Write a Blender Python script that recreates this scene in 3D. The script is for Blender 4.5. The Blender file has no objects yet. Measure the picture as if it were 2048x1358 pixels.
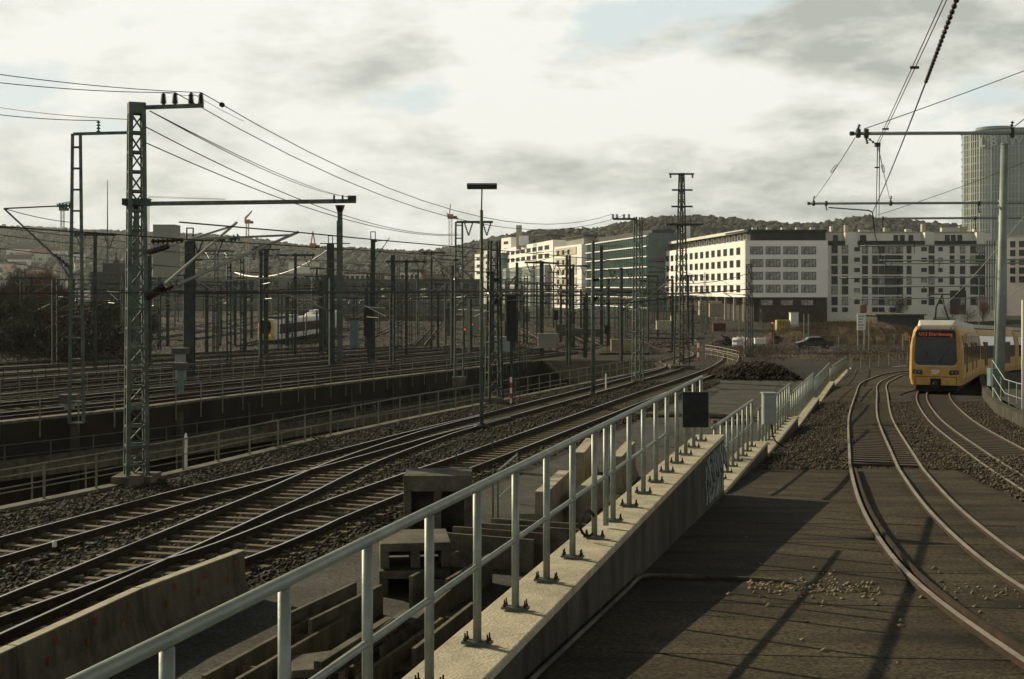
import bpy, math, random
import numpy as np
from mathutils import Vector, Matrix
PI = math.pi
R = math.radians
random.seed(7)
rng = np.random.default_rng(11)
S = bpy.context.scene
C = S.collection

# ------------------------------------------------------------------ camera
F = 2500.0            # focal length in photo pixels (2048 wide)
HZ = 578.0            # horizon row
EYE = 6.0
cd = bpy.data.cameras.new('camera'); cam = bpy.data.objects.new('camera', cd); C.objects.link(cam)
cam.location = (0, 0, EYE); cam.rotation_euler = (PI/2, 0, 0)
cd.sensor_width = 36; cd.lens = F/2048*36; cd.shift_y = -(679-HZ)/2048
cd.clip_start = .1; cd.clip_end = 12000
S.camera = cam
S.render.resolution_x, S.render.resolution_y = 1024, 679
S.view_settings.view_transform = 'Standard'; S.view_settings.look = 'None'
S.view_settings.gamma = 1; S.view_settings.exposure = 0.08
S.view_settings.use_curve_mapping = False

# ------------------------------------------------------------------ sun and sky
SUN_EL, SUN_AZ = R(26.5), R(52)        # azimuth measured from +Y towards -X
sd = bpy.data.lights.new('sun', 'SUN'); sd.energy = 5.0; sd.angle = R(0.5); sd.color = (1, .865, .61)
so = bpy.data.objects.new('sun', sd); C.objects.link(so)
sdir = Vector((-math.sin(SUN_AZ)*math.cos(SUN_EL), math.cos(SUN_AZ)*math.cos(SUN_EL), math.sin(SUN_EL)))
so.rotation_euler = sdir.to_track_quat('Z', 'Y').to_euler(); so.location = (0, 0, 60)

w = bpy.data.worlds.new('World'); S.world = w; w.use_nodes = True
nt = w.node_tree; nt.nodes.clear()
def N(t, **k):
    n = nt.nodes.new(t)
    for a, b in k.items(): setattr(n, a, b)
    return n
def L(a, b): nt.links.new(a, b)
out = N('ShaderNodeOutputWorld'); bg = N('ShaderNodeBackground'); bg.inputs[1].default_value = .06
sky = N('ShaderNodeTexSky', sky_type='NISHITA', sun_disc=False)
sky.sun_elevation = SUN_EL; sky.sun_rotation = -SUN_AZ; sky.air_density = 1; sky.dust_density = 2.5; sky.ozone_density = 1
geo = N('ShaderNodeTexCoord'); sep = N('ShaderNodeSeparateXYZ'); L(geo.outputs['Generated'], sep.inputs[0])
def M_(op, a, b=None, c=None, clamp=False):
    n = N('ShaderNodeMath', operation=op); n.use_clamp = clamp
    for i, v in enumerate((a, b, c)):
        if v is None: continue
        if isinstance(v, (int, float)): n.inputs[i].default_value = v
        else: L(v, n.inputs[i])
    return n.outputs[0]
# clouds lie on a layer: direction divided by its height above the horizon
zz = M_('ADD', M_('ABSOLUTE', sep.outputs[2]), .42)
cx = M_('DIVIDE', sep.outputs[0], zz); cy = M_('DIVIDE', sep.outputs[1], zz)
comb = N('ShaderNodeCombineXYZ'); L(cx, comb.inputs[0]); L(cy, comb.inputs[1]); L(M_('MULTIPLY', sep.outputs[2], 3.2), comb.inputs[2])
def noise(scale, detail, rough, loc, dist=0.0, src=None):
    m = N('ShaderNodeMapping'); m.inputs['Location'].default_value = loc; L(src or comb.outputs[0], m.inputs[0])
    n = N('ShaderNodeTexNoise'); n.inputs['Scale'].default_value = scale; n.inputs['Detail'].default_value = detail
    n.inputs['Roughness'].default_value = rough; n.inputs['Distortion'].default_value = dist; L(m.outputs[0], n.inputs[0])
    return n.outputs[0]
def ramp(src, stops):
    r = N('ShaderNodeValToRGB'); e = r.color_ramp.elements
    while len(e) < len(stops): e.new(.5)
    for i, (p, c) in enumerate(stops): e[i].position = p; e[i].color = (*c, 1)
    L(src, r.inputs[0]); return r.outputs[0]
def mix(f, a, b):
    n = N('ShaderNodeMix', data_type='RGBA')
    if isinstance(f, (int, float)): n.inputs[0].default_value = f
    else: L(f, n.inputs[0])
    for i, v in ((6, a), (7, b)):
        if isinstance(v, tuple): n.inputs[i].default_value = (*v, 1)
        else: L(v, n.inputs[i])
    return n.outputs[2]
n1 = noise(2.6, 9, .55, (3.1, 1.7, .4), .15)      # cover
dA = noise(3.4, 12, .60, (7.3, 2.2, 1.9), .1)      # cloud body, and the same body a step towards the sun
dB = noise(3.4, 6, .58, (7.3-.10, 2.2+.04, 1.9+.34), .1)
n3 = noise(1.5, 3, .5, (1.2, 8.8, 5.0))
lightv = M_('ADD', M_('MULTIPLY', M_('SUBTRACT', dA, dB), 1.25), M_('ADD', M_('MULTIPLY', dA, .45), M_('MULTIPLY', n3, .55)))
shade = ramp(lightv, [(.20, (7.6, 7.9, 7.2)), (.37, (10.8, 10.9, 9.9)), (.50, (13.3, 13.3, 12.3)), (.64, (15.2, 15.2, 14.2))])
cover = ramp(n1, [(.35, (0, 0, 0)), (.42, (1, 1, 1))])
gap = (11.2, 12.6, 12.6)
base = mix(cover, gap, shade)
# toward the low sun on the left the layer is thin and white
lt = M_('MULTIPLY_ADD', M_('ADD', M_('MULTIPLY', sep.outputs[0], -1.0), -.05), 1.4, .25, clamp=True)
base2 = mix(M_('MULTIPLY', lt, .5), base, (15.2, 15.1, 14.2))
# the broken layer ends above the town; the unseen sky overhead is dimmed to cut ground light, bright clouds behind act as fill
openf = ramp(sep.outputs[2], [(.27, (0, 0, 0)), (.46, (1, 1, 1))])
hc = N('ShaderNodeHueSaturation'); hc.inputs['Saturation'].default_value = .35; L(sky.outputs[0], hc.inputs['Color'])
tn = N('ShaderNodeMix', data_type='RGBA', blend_type='MULTIPLY'); tn.inputs[0].default_value = 1; tn.inputs[7].default_value = (.40, .43, .36, 1); L(hc.outputs[0], tn.inputs[6])
L(mix(openf, base2, tn.outputs[2]), bg.inputs[0]); L(bg.outputs[0], out.inputs[0])

# ------------------------------------------------------------------ terrain helpers
def interp(tab, v):
    if v <= tab[0][0]: return tab[0][1] + (v-tab[0][0])*((tab[1][1]-tab[0][1])/(tab[1][0]-tab[0][0]))
    for (a, b), (c, d) in zip(tab, tab[1:]):
        if v <= c: return b + (d-b)*(v-a)/(c-a)
    (a, b), (c, d) = tab[-2:]
    return d + (v-c)*(d-b)/(c-a)
TT = [(-50, 0), (65, 0), (105, -.7), (150, -1.7), (207, -3.2), (300, -3.0), (400, -2.9), (9000, -2.9)]
def T(y): return interp(TT, y)
RT = [(5, 2.55), (9, 2.82), (13.3, 3.12), (19.4, 3.5), (23, 3.72), (30, 4.05), (38, 4.45), (50, 4.9), (65, 5.35), (85, 6.1), (105, 6.72), (140, 7.5)]
def RZ(y): return EYE - interp(RT, y)
WL = [(0, -2.3), (21.6, 3.6), (105, 28.4)]          # right face of the ramp wall: x at distance y
def WX(y): return interp(WL, y)
R1T = [(0, -28.5), (34.3, -13.7), (40.6, -10.96), (49.3, -7.93), (59, -4.08), (74.3, 1.78), (95.5, 9.05), (126, 19)]
R2T = [(0, -56), (54.7, -22.4), (62.7, -17.7), (71.3, -14.6), (85.6, -9.6), (104.7, -2.7), (150, 10)]
def P(px, py, Y): return Vector(((px-1024)*Y/F, Y, EYE-(py-HZ)*Y/F))
def GZ(px, py, z=0.0):
    Y = (EYE-z)*F/(py-HZ); return Vector(((px-1024)*Y/F, Y, z))
def GT(px, py, dz=0.0):
    Y = 60.0
    for _ in range(60): Y = .5*Y + .5*(EYE-T(Y)-dz)*F/(py-HZ)
    return Vector(((px-1024)*Y/F, Y, T(Y)+dz))
def ground_at(px, Y, dz=0.0): return Vector(((px-1024)*Y/F, Y, T(Y)+dz))
def spline(pts, step):
    pts = [Vector(p) for p in pts]
    if len(pts) < 3: q = pts
    else:
        q = []; e = [pts[0]*2-pts[1]] + pts + [pts[-1]*2-pts[-2]]
        for i in range(1, len(e)-2):
            a, b, c, d = e[i-1:i+3]
            for k in range(12):
                t = k/12
                q.append(.5*((2*b)+(c-a)*t+(2*a-5*b+4*c-d)*t*t+(3*b-a-3*c+d)*t**3))
        q.append(pts[-1])
    o = [q[0]]; acc = 0
    for a, b in zip(q, q[1:]):
        l = (b-a).length
        while l > 1e-9 and acc + l >= step:
            t = (step-acc)/l; a = a.lerp(b, t); o.append(a.copy()); l = (b-a).length; acc = 0
        acc += l
    if acc > step*.3: o.append(q[-1])
    return o
def offset(pts, d):
    o = []
    for i, p in enumerate(pts):
        a = pts[max(0, i-1)]; b = pts[min(len(pts)-1, i+1)]
        t = (b-a); t.z = 0; t.normalize()
        o.append(p + Vector((t.y, -t.x, 0))*d)       # d > 0: to the right when looking along
    return o

# ------------------------------------------------------------------ materials
def mat(name, col, rough=.8, metal=0.0, var=.25, scale=3.0, bump=0.0, bscale=40.0, col2=None, coord='Object', stretch=None, detail=6, emit=None, voro=None, spec=.3, grain=0.0, gscale=90):
    m = bpy.data.materials.new(name); m.use_nodes = True; t = m.node_tree; b = t.nodes['Principled BSDF']
    b.inputs['Roughness'].default_value = rough; b.inputs['Metallic'].default_value = metal
    b.inputs['Specular IOR Level'].default_value = spec
    if emit:
        b.inputs['Emission Color'].default_value = (*col, 1); b.inputs['Emission Strength'].default_value = emit
    tc = t.nodes.new('ShaderNodeTexCoord'); mp = t.nodes.new('ShaderNodeMapping'); t.links.new(tc.outputs[coord], mp.inputs[0])
    if stretch: mp.inputs['Scale'].default_value = stretch
    n = t.nodes.new('ShaderNodeTexNoise'); n.inputs['Scale'].default_value = scale; n.inputs['Detail'].default_value = detail; n.inputs['Roughness'].default_value = .62
    t.links.new(mp.outputs[0], n.inputs[0])
    r = t.nodes.new('ShaderNodeValToRGB'); e = r.color_ramp.elements
    c1 = tuple(max(0, c*(1-var)) for c in col); c2 = col2 or tuple(min(1, c*(1+var)) for c in col)
    e[0].position = .34; e[0].color = (*c1, 1); e[1].position = .66; e[1].color = (*c2, 1)
    t.links.new(n.outputs[0], r.inputs[0]); last = r.outputs[0]
    if voro:                                  # stones: a tone of its own for each cell
        v = t.nodes.new('ShaderNodeTexVoronoi'); v.inputs['Scale'].default_value = voro; t.links.new(tc.outputs[coord], v.inputs[0])
        vr = t.nodes.new('ShaderNodeValToRGB'); ve = vr.color_ramp.elements; ve[0].color = (.35, .35, .35, 1); ve[1].color = (1.7, 1.65, 1.55, 1)
        sp = t.nodes.new('ShaderNodeSeparateColor'); t.links.new(v.outputs['Color'], sp.inputs[0]); t.links.new(sp.outputs[0], vr.inputs[0])
        mx = t.nodes.new('ShaderNodeMix'); mx.data_type = 'RGBA'; mx.blend_type = 'MULTIPLY'; mx.inputs[0].default_value = 1
        t.links.new(last, mx.inputs[6]); t.links.new(vr.outputs[0], mx.inputs[7]); last = mx.outputs[2]
    if grain:
        gn = t.nodes.new('ShaderNodeTexNoise'); gn.inputs['Scale'].default_value = gscale; gn.inputs['Detail'].default_value = 2; t.links.new(tc.outputs[coord], gn.inputs[0])
        gr_ = t.nodes.new('ShaderNodeValToRGB'); ge = gr_.color_ramp.elements; ge[0].position = .35; ge[1].position = .65
        ge[0].color = (1-grain,)*3+(1,); ge[1].color = (1+grain,)*3+(1,); t.links.new(gn.outputs[0], gr_.inputs[0])
        mg = t.nodes.new('ShaderNodeMix'); mg.data_type = 'RGBA'; mg.blend_type = 'MULTIPLY'; mg.inputs[0].default_value = 1
        t.links.new(last, mg.inputs[6]); t.links.new(gr_.outputs[0], mg.inputs[7]); last = mg.outputs[2]
    t.links.new(last, b.inputs['Base Color'])
    if bump:
        if voro: src = v.outputs['Distance']
        else:
            n2 = t.nodes.new('ShaderNodeTexNoise'); n2.inputs['Scale'].default_value = bscale; n2.inputs['Detail'].default_value = 5
            t.links.new(mp.outputs[0], n2.inputs[0]); src = n2.outputs[0]
        bp = t.nodes.new('ShaderNodeBump'); bp.inputs['Strength'].default_value = bump; bp.inputs['Distance'].default_value = .03
        if voro: bp.invert = True
        t.links.new(src, bp.inputs['Height']); t.links.new(bp.outputs[0], b.inputs['Normal'])
    return m
MT = {}
MT['ballast'] = mat('ballast_gravel', (.030, .024, .016), .95, var=.5, scale=.35, bump=.9, voro=17)
MT['yard'] = mat('yard_ground', (.009, .0075, .0045), .95, var=.5, col2=(.027, .021, .010), scale=.07, bump=.8, voro=9)
MT['earth'] = mat('bare_earth', (.027, .019, .012), .95, var=.45, scale=.5, bump=.8, bscale=3)
MT['stone'] = mat('ballast_stone', (.058, .049, .035), .9, var=.7, scale=2.2)
MT['stone_r'] = mat('ramp_stone', (.080, .066, .046), .9, var=.75, scale=3.5)
MT['stone_warm'] = mat('loose_stone', (.20, .165, .11), .9, var=.4, scale=8)
MT['asphalt'] = mat('ramp_asphalt', (.045, .036, .0205), .88, var=.6, scale=.8, bump=.6, bscale=55, spec=.2, grain=.6, gscale=28, stretch=(.6, 1.6, 1))
MT['path'] = mat('path_asphalt', (.050, .049, .038), .9, var=.35, scale=.6, bump=.5, bscale=60, grain=.55, gscale=18)
MT['patch_d'] = mat('patch_dark', (.026, .022, .015), .85, var=.3, scale=2, grain=.4, gscale=60)
MT['patch_l'] = mat('patch_worn', (.055, .050, .036), .9, var=.4, scale=1.5, grain=.5, gscale=60)
MT['crack'] = mat('tar_joint', (.012, .010, .008), .8, var=.3)
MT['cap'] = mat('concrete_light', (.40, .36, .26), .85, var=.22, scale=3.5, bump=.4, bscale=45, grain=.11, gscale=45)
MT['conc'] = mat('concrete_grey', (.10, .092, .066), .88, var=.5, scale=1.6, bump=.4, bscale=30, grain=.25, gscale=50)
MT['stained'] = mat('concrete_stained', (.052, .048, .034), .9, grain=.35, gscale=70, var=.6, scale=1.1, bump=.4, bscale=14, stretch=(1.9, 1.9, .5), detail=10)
MT['darkwall'] = mat('shade_dark_wall', (.020, .015, .010), .95, var=.6, scale=.5, bump=.4, bscale=9, stretch=(1, 1, .4))  # near-black colour carries the shade inside the cutting
MT['tan'] = mat('concrete_tan', (.27, .225, .155), .88, grain=.2, gscale=50, var=.3, scale=1.4, bump=.35, bscale=25)
MT['galv'] = mat('galvanised_steel', (.235, .262, .225), .5, .3, var=.16, scale=6, bump=.08, bscale=30)
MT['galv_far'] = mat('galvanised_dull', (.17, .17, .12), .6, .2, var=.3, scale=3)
MT['mast'] = mat('mast_paint', (.085, .105, .085), .7, .15, var=.4, scale=2.5)
MT['mast_dark'] = mat('mast_dark', (.035, .045, .038), .75, .1, var=.45, scale=2)
MT['tube'] = mat('aluminium_tube', (.42, .43, .38), .4, .6, var=.12, scale=4)
MT['insul'] = mat('brown_porcelain', (.03, .016, .012), .3, 0, var=.3)
MT['insul_g'] = mat('green_insulator', (.06, .12, .09), .3, 0, var=.3)
MT['wire'] = mat('wire_copper', (.05, .040, .030), .6, .4, var=.2)
MT['wire_l'] = mat('wire_bright', (.42, .40, .34), .4, .5, var=.1)
MT['black'] = mat('black_sheet', (.012, .012, .010), .6, 0, var=.5, scale=8)
MT['steel'] = mat('rail_head', (.42, .39, .33), .30, .9, var=.12, scale=3)
MT['rust'] = mat('rail_rust', (.036, .021, .012), .85, .1, var=.4, scale=5)
MT['rail_warm'] = mat('rail_tram', (.33, .27, .19), .45, .5, var=.3, scale=2)
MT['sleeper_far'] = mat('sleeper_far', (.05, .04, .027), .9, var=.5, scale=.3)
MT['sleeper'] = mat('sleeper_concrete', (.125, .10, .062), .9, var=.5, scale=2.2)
MT['sleeper_d'] = mat('sleeper_tram', (.055, .043, .028), .9, var=.35, scale=2.2)
MT['timber'] = mat('timber_old', (.13, .105, .07), .9, var=.4, scale=2, stretch=(8, 1, 8))
MT['white'] = mat('white_render', (.86, .83, .76), .8, var=.05, scale=.12)
MT['white_g'] = mat('pale_render', (.68, .66, .57), .85, var=.08, scale=.1)
MT['beige'] = mat('beige_panels', (.52, .47, .36), .8, var=.1, scale=.3)
MT['grey_b'] = mat('grey_render', (.24, .24, .20), .85, var=.15, scale=.1)
MT['dark_b'] = mat('anthracite_panels', (.030, .032, .028), .7, var=.3, scale=.5)
MT['brown_b'] = mat('brown_plinth', (.040, .028, .022), .8, var=.3, scale=.5)
MT['glass'] = mat('window_glass', (.018, .024, .021), .2, 0, var=.7, scale=.35, spec=.25)
MT['glass_c'] = mat('curtained_glass', (.26, .26, .22), .4, 0, var=.8, scale=1.3, spec=.5)
MT['glass_g'] = mat('green_glass', (.020, .056, .046), .18, 0, var=.5, scale=.4, spec=.6)
MT['glass_t'] = mat('tower_glass', (.19, .25, .235), .3, 0, var=.3, scale=.06, spec=.6)
MT['roof_r'] = mat('roof_tile', (.16, .075, .05), .9, var=.3)
MT['roof_d'] = mat('roof_dark', (.06, .06, .055), .8, var=.3)
MT['yellow'] = mat('tram_yellow', (.50, .30, .075), .55, 0, var=.18, scale=1.2, spec=.2, grain=.1, gscale=8)
MT['trainy'] = mat('train_yellow', (.65, .50, .08), .4, 0, var=.1, scale=1, spec=.5)
MT['tramgrey'] = mat('tram_roof_grey', (.50, .50, .44), .6, 0, var=.15, scale=1)
MT['tramglass'] = mat('tram_glass', (.010, .014, .015), .12, 0, var=.6, scale=1.5, spec=.3)
MT['rubber'] = mat('rubber_black', (.012, .011, .010), .8, var=.4)
MT['led'] = mat('led_red', (1.0, .13, .04), .5, emit=.18, var=0)
MT['lamp'] = mat('lamp_lens', (.10, .11, .10), .15, 0, var=.2, spec=.6)
MT['red'] = mat('paint_red', (.42, .05, .025), .6, var=.2)
MT['redlight'] = mat('red_lamp', (1.0, .12, .04), .5, emit=.8, var=0)
MT['orange'] = mat('crane_orange', (.42, .20, .09), .6, var=.2)
MT['cranew'] = mat('crane_pale', (.45, .41, .34), .6, var=.2)
MT['signw'] = mat('sign_white', (.72, .70, .64), .6, var=.08)
MT['hill'] = mat('hill_forest_floor', (.035, .042, .030), .95, var=.4, scale=.01)
MT['forest'] = mat('forest_crowns', (.026, .036, .030), .95, var=.7, scale=.07, col2=(.062, .060, .044))
MT['bark'] = mat('bark', (.045, .035, .025), .95, var=.3)
MT['twigs'] = mat('bare_twigs', (.060, .040, .026), .95, var=.5, scale=.4)
MT['brown_grass'] = mat('brown_grass', (.085, .058, .030), .95, var=.5, scale=.2)
MT['red_earth'] = mat('red_earth', (.075, .038, .022), .95, var=.4)
MT['twigs_d'] = mat('dark_twigs', (.024, .018, .012), .95, var=.6, scale=.15)
MT['straw'] = mat('straw', (.16, .115, .055), .95, var=.4, scale=.3)
MT['leafd'] = mat('dark_leaves', (.026, .032, .018), .9, var=.5, scale=.6)
MT['rusty_leaf'] = mat('russet_twigs', (.13, .062, .035), .95, var=.4, scale=.4)
MT['drygrass'] = mat('dry_grass', (.085, .060, .032), .95, var=.45, scale=.6, bump=.8, bscale=6)
MT['grass'] = mat('green_grass', (.05, .06, .025), .95, var=.4, scale=1.5)
MT['tarp'] = mat('white_tarp', (.62, .61, .56), .7, var=.12, scale=1.5)
MT['cabin_t'] = mat('cabinet_teal', (.12, .17, .155), .6, var=.2)
MT['cabin_g'] = mat('cabinet_grey', (.26, .29, .26), .6, var=.12)
MT['cary'] = mat('skip_yellow', (.45, .34, .09), .6, var=.2)
MT['carp'] = mat('car_paint', (.03, .035, .04), .25, .3, var=.2, spec=.6)
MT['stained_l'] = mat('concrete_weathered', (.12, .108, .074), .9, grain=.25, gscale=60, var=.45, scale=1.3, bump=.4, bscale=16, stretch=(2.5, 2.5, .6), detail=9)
MT['wire_w'] = mat('wire_warm', (.16, .12, .075), .5, .4, var=.2)
MT['galv_p'] = mat('pole_paint', (.21, .24, .21), .55, .15, var=.2, scale=1.5)
MT['rust_plate'] = mat('rust_plate', (.22, .095, .04), .8, var=.4)
MT['glass_m'] = mat('green_mullion', (.10, .19, .16), .4, .2, var=.2)
MT['tower_band'] = mat('tower_band', (.34, .36, .31), .5, .3, var=.15, scale=.1)
MT['letters'] = mat('tower_letters', (.40, .43, .40), .5, 0, var=.05)
MT['pinkwhite'] = mat('pale_pink_render', (.70, .62, .56), .8, var=.05, scale=.1)
MT['rusty_door'] = mat('rusty_door', (.20, .09, .04), .7, var=.3)
MT['grey_t'] = mat('grey_concrete_far', (.15, .155, .125), .9, var=.2, scale=.05)
MT['dark_t'] = mat('dark_shed', (.085, .09, .075), .9, var=.3, scale=.05)
MT['graf'] = mat('spray_white', (.26, .28, .26), .8, var=.35, scale=6)
MT['grafd'] = mat('spray_faded', (.12, .14, .125), .9, var=.5, scale=2)

# ------------------------------------------------------------------ mesh helpers
OFF = {}
class MB:
    def __init__(s): s.v = []; s.f = []; s.m = []; s.x = None
    def add(s, vs, fs, mi=0):
        n = len(s.v)
        if s.x is not None: vs = [s.x @ Vector(v) for v in vs]
        s.v.extend([tuple(v) for v in vs]); s.f.extend([tuple(i+n for i in f) for f in fs]); s.m.extend([mi]*len(fs))
        return s
    def box(s, x0, x1, y0, y1, z0, z1, mi=0):
        return s.add([(x0,y0,z0),(x1,y0,z0),(x1,y1,z0),(x0,y1,z0),(x0,y0,z1),(x1,y0,z1),(x1,y1,z1),(x0,y1,z1)],
            [(0,3,2,1),(4,5,6,7),(0,1,5,4),(1,2,6,5),(2,3,7,6),(3,0,4,7)], mi)
    def bar(s, a, b, w, h=None, mi=0, up=(0, 0, 1)):
        a = Vector(a); b = Vector(b); h = h or w; d = (b-a)
        if d.length < 1e-6: return s
        d.normalize(); u = Vector(up)
        if abs(d.dot(u)) > .98: u = Vector((0, 1, 0))
        r = d.cross(u).normalized(); u = r.cross(d).normalized(); r = r*w/2; u = u*h/2
        return s.add([a-r-u, a+r-u, a+r+u, a-r+u, b-r-u, b+r-u, b+r+u, b-r+u],
            [(0,3,2,1),(4,5,6,7),(0,1,5,4),(1,2,6,5),(2,3,7,6),(3,0,4,7)], mi)
    def tube(s, pts, r, n=6, mi=0, r2=None):
        pts = [Vector(p) for p in pts]; k = len(pts); vs = []; ref = None
        for i, p in enumerate(pts):
            t = (pts[min(k-1, i+1)]-pts[max(0, i-1)]).normalized()
            if ref is None: ref = Vector((0, 0, 1)) if abs(t.z) < .9 else Vector((1, 0, 0))
            a = t.cross(ref).normalized(); b = a.cross(t).normalized(); ref = b
            rr = r if r2 is None else r+(r2-r)*i/max(1, k-1)
            for j in range(n):
                q = 2*PI*j/n; vs.append(p+a*math.cos(q)*rr+b*math.sin(q)*rr)
        fs = [(i*n+j, i*n+(j+1)%n, (i+1)*n+(j+1)%n, (i+1)*n+j) for i in range(k-1) for j in range(n)]
        fs += [tuple(range(n))[::-1], tuple((k-1)*n+j for j in range(n))]
        return s.add(vs, fs, mi)
    def lathe(s, a, b, prof, n=8, mi=0):       # prof: (t along 0..1, radius)
        a = Vector(a); b = Vector(b); d = (b-a); t = d.normalized()
        u = t.cross(Vector((0, 0, 1)) if abs(t.z) < .9 else Vector((1, 0, 0))).normalized(); v = u.cross(t)
        vs = [a+d*q+u*math.cos(2*PI*j/n)*r+v*math.sin(2*PI*j/n)*r for q, r in prof for j in range(n)]
        k = len(prof)
        fs = [(i*n+j, i*n+(j+1)%n, (i+1)*n+(j+1)%n, (i+1)*n+j) for i in range(k-1) for j in range(n)]
        fs += [tuple(range(n))[::-1], tuple((k-1)*n+j for j in range(n))]
        return s.add(vs, fs, mi)
    def prism(s, poly, z0, z1, mi=0):
        n = len(poly)
        vs = [(p[0], p[1], z0) for p in poly]+[(p[0], p[1], z1) for p in poly]
        fs = [tuple(range(n))[::-1], tuple(range(n, 2*n))]+[(i, (i+1) % n, n+(i+1) % n, n+i) for i in range(n)]
        return s.add(vs, fs, mi)
    def sweep(s, secs, mi=0, cap=True):         # list of equal-length sections
        n = len(secs[0]); vs = [v for sec in secs for v in sec]; k = len(secs)
        fs = [(i*n+j, i*n+(j+1)%n, (i+1)*n+(j+1)%n, (i+1)*n+j) for i in range(k-1) for j in range(n)]
        if cap: fs += [tuple(range(n))[::-1], tuple((k-1)*n+j for j in range(n))]
        return s.add(vs, fs, mi)
    def quad(s, a, b, c, d, mi=0): return s.add([a, b, c, d], [(0, 1, 2, 3)], mi)
    def build(s, name, m, parent=None, smooth=False, bevel=0):
        me = bpy.data.meshes.new(name)
        o = OFF.get(parent, Vector((0, 0, 0))) if parent else Vector((0, 0, 0))
        me.from_pydata([(v[0]-o.x, v[1]-o.y, v[2]-o.z) for v in s.v], [], s.f)
        ms = m if isinstance(m, (list, tuple)) else [m]
        for q in ms: me.materials.append(MT[q] if isinstance(q, str) else q)
        if len(ms) > 1: me.polygons.foreach_set('material_index', s.m)
        if smooth: me.polygons.foreach_set('use_smooth', [True]*len(s.f))
        me.validate(); me.update()
        ob = bpy.data.objects.new(name, me); C.objects.link(ob)
        if parent: ob.parent = parent; OFF[ob] = o
        if bevel:
            b = ob.modifiers.new('bevel', 'BEVEL'); b.width = bevel; b.segments = 2; b.limit_method = 'ANGLE'
        return ob
def tag(o, label=None, cat=None, group=None, kind=None):
    if label: o['label'] = label
    if cat: o['category'] = cat
    if group: o['group'] = group
    if kind: o['kind'] = kind
    return o
def thing(name, label, cat, loc=(0, 0, 0), group=None):
    o = bpy.data.objects.new(name, None); C.objects.link(o); o.location = loc; o.empty_display_size = .3
    OFF[o] = Vector(loc); return tag(o, label, cat, group)
def struct(name, mb, m, smooth=False): return tag(mb.build(name, m, smooth=smooth), kind='structure')
def kids(o): return [c for c in C.objects if c.parent == o]
def child(o, me, name, loc=(0, 0, 0), rz=0, label=None):
    c = bpy.data.objects.new(name, me); C.objects.link(c); c.parent = o; c.location = loc; c.rotation_euler = (0, 0, rz)
    OFF[c] = OFF.get(o, Vector((0, 0, 0)))
    return c
KID = {}
def register(o):
    KID[o] = [(c, [d for d in c.children]) for c in o.children]
def dup(o, loc, rz=0, label=None, sc=None):
    r = o.copy(); C.objects.link(r); r.location = loc; r.rotation_euler = (0, 0, rz)
    if sc: r.scale = (sc, sc, sc) if isinstance(sc, (int, float)) else sc
    if label: r['label'] = label
    for c, ds in KID.get(o, []):
        q = c.copy(); C.objects.link(q); q.parent = r
        for d in ds:
            e = d.copy(); C.objects.link(e); e.parent = q
    return r
def np_mesh(name, V, Fc, m, parent=None):
    me = bpy.data.meshes.new(name); nv = len(V); nf, k = Fc.shape
    me.vertices.add(nv); me.vertices.foreach_set('co', V.astype(np.float32).ravel())
    me.loops.add(nf*k); me.loops.foreach_set('vertex_index', Fc.astype(np.int32).ravel())
    me.polygons.add(nf); me.polygons.foreach_set('loop_start', np.arange(0, nf*k, k, dtype=np.int32))
    me.polygons.foreach_set('loop_total', np.full(nf, k, dtype=np.int32))
    me.update(calc_edges=True); me.materials.append(MT[m]); me.validate()
    o = bpy.data.objects.new(name, me); C.objects.link(o)
    if parent: o.parent = parent
    return o
OCT_V = np.array([(1,0,0),(-1,0,0),(0,1,0),(0,-1,0),(0,0,1),(0,0,-1)], float)
OCT_F = np.array([(0,2,4),(2,1,4),(1,3,4),(3,0,4),(2,0,5),(1,2,5),(3,1,5),(0,3,5)])
_t = (1+5**.5)/2
ICO_V = np.array([(-1,_t,0),(1,_t,0),(-1,-_t,0),(1,-_t,0),(0,-1,_t),(0,1,_t),(0,-1,-_t),(0,1,-_t),(_t,0,-1),(_t,0,1),(-_t,0,-1),(-_t,0,1)])/1.9
ICO_F = np.array([(0,11,5),(0,5,1),(0,1,7),(0,7,10),(0,10,11),(1,5,9),(5,11,4),(11,10,2),(10,7,6),(7,1,8),(3,9,4),(3,4,2),(3,2,6),(3,6,8),(3,8,9),(4,9,5),(2,4,11),(6,2,10),(8,6,7),(9,8,1)])
def rocks(name, pts, size, m, jit=.45, flat=.7, base=(OCT_V, OCT_F)):
    pts = np.asarray(pts, float); n = len(pts); BV, BF = base
    sz = size*(.4+rng.random((n, 1, 1))**2.2*1.5)
    a = rng.random(n)*2*PI; c, s_ = np.cos(a), np.sin(a)
    V = np.repeat(BV[None], n, 0)*(1+jit*(rng.random((n, len(BV), 3))-.5)*2)
    V[:, :, 0] *= (.7+rng.random((n, 1))*.7); V[:, :, 2] *= flat
    X = V[:, :, 0]*c[:, None]-V[:, :, 1]*s_[:, None]; Yv = V[:, :, 0]*s_[:, None]+V[:, :, 1]*c[:, None]
    V = np.stack([X, Yv, V[:, :, 2]], -1)*sz + pts[:, None, :]
    Fc = (BF[None]+(np.arange(n)*len(BV))[:, None, None]).reshape(-1, 3)
    return np_mesh(name, V.reshape(-1, 3), Fc, m)
def text_mesh(s, size, depth=.01, bold=0.0):
    cu = bpy.data.curves.new('letters', 'FONT'); cu.body = s; cu.size = size; cu.extrude = depth; cu.align_x = 'CENTER'; cu.align_y = 'CENTER'; cu.offset = bold
    o = bpy.data.objects.new('letters', cu); C.objects.link(o)
    bpy.context.view_layer.update()
    me = bpy.data.meshes.new_from_object(o.evaluated_get(bpy.context.evaluated_depsgraph_get()))
    bpy.data.objects.remove(o); return me
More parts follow.
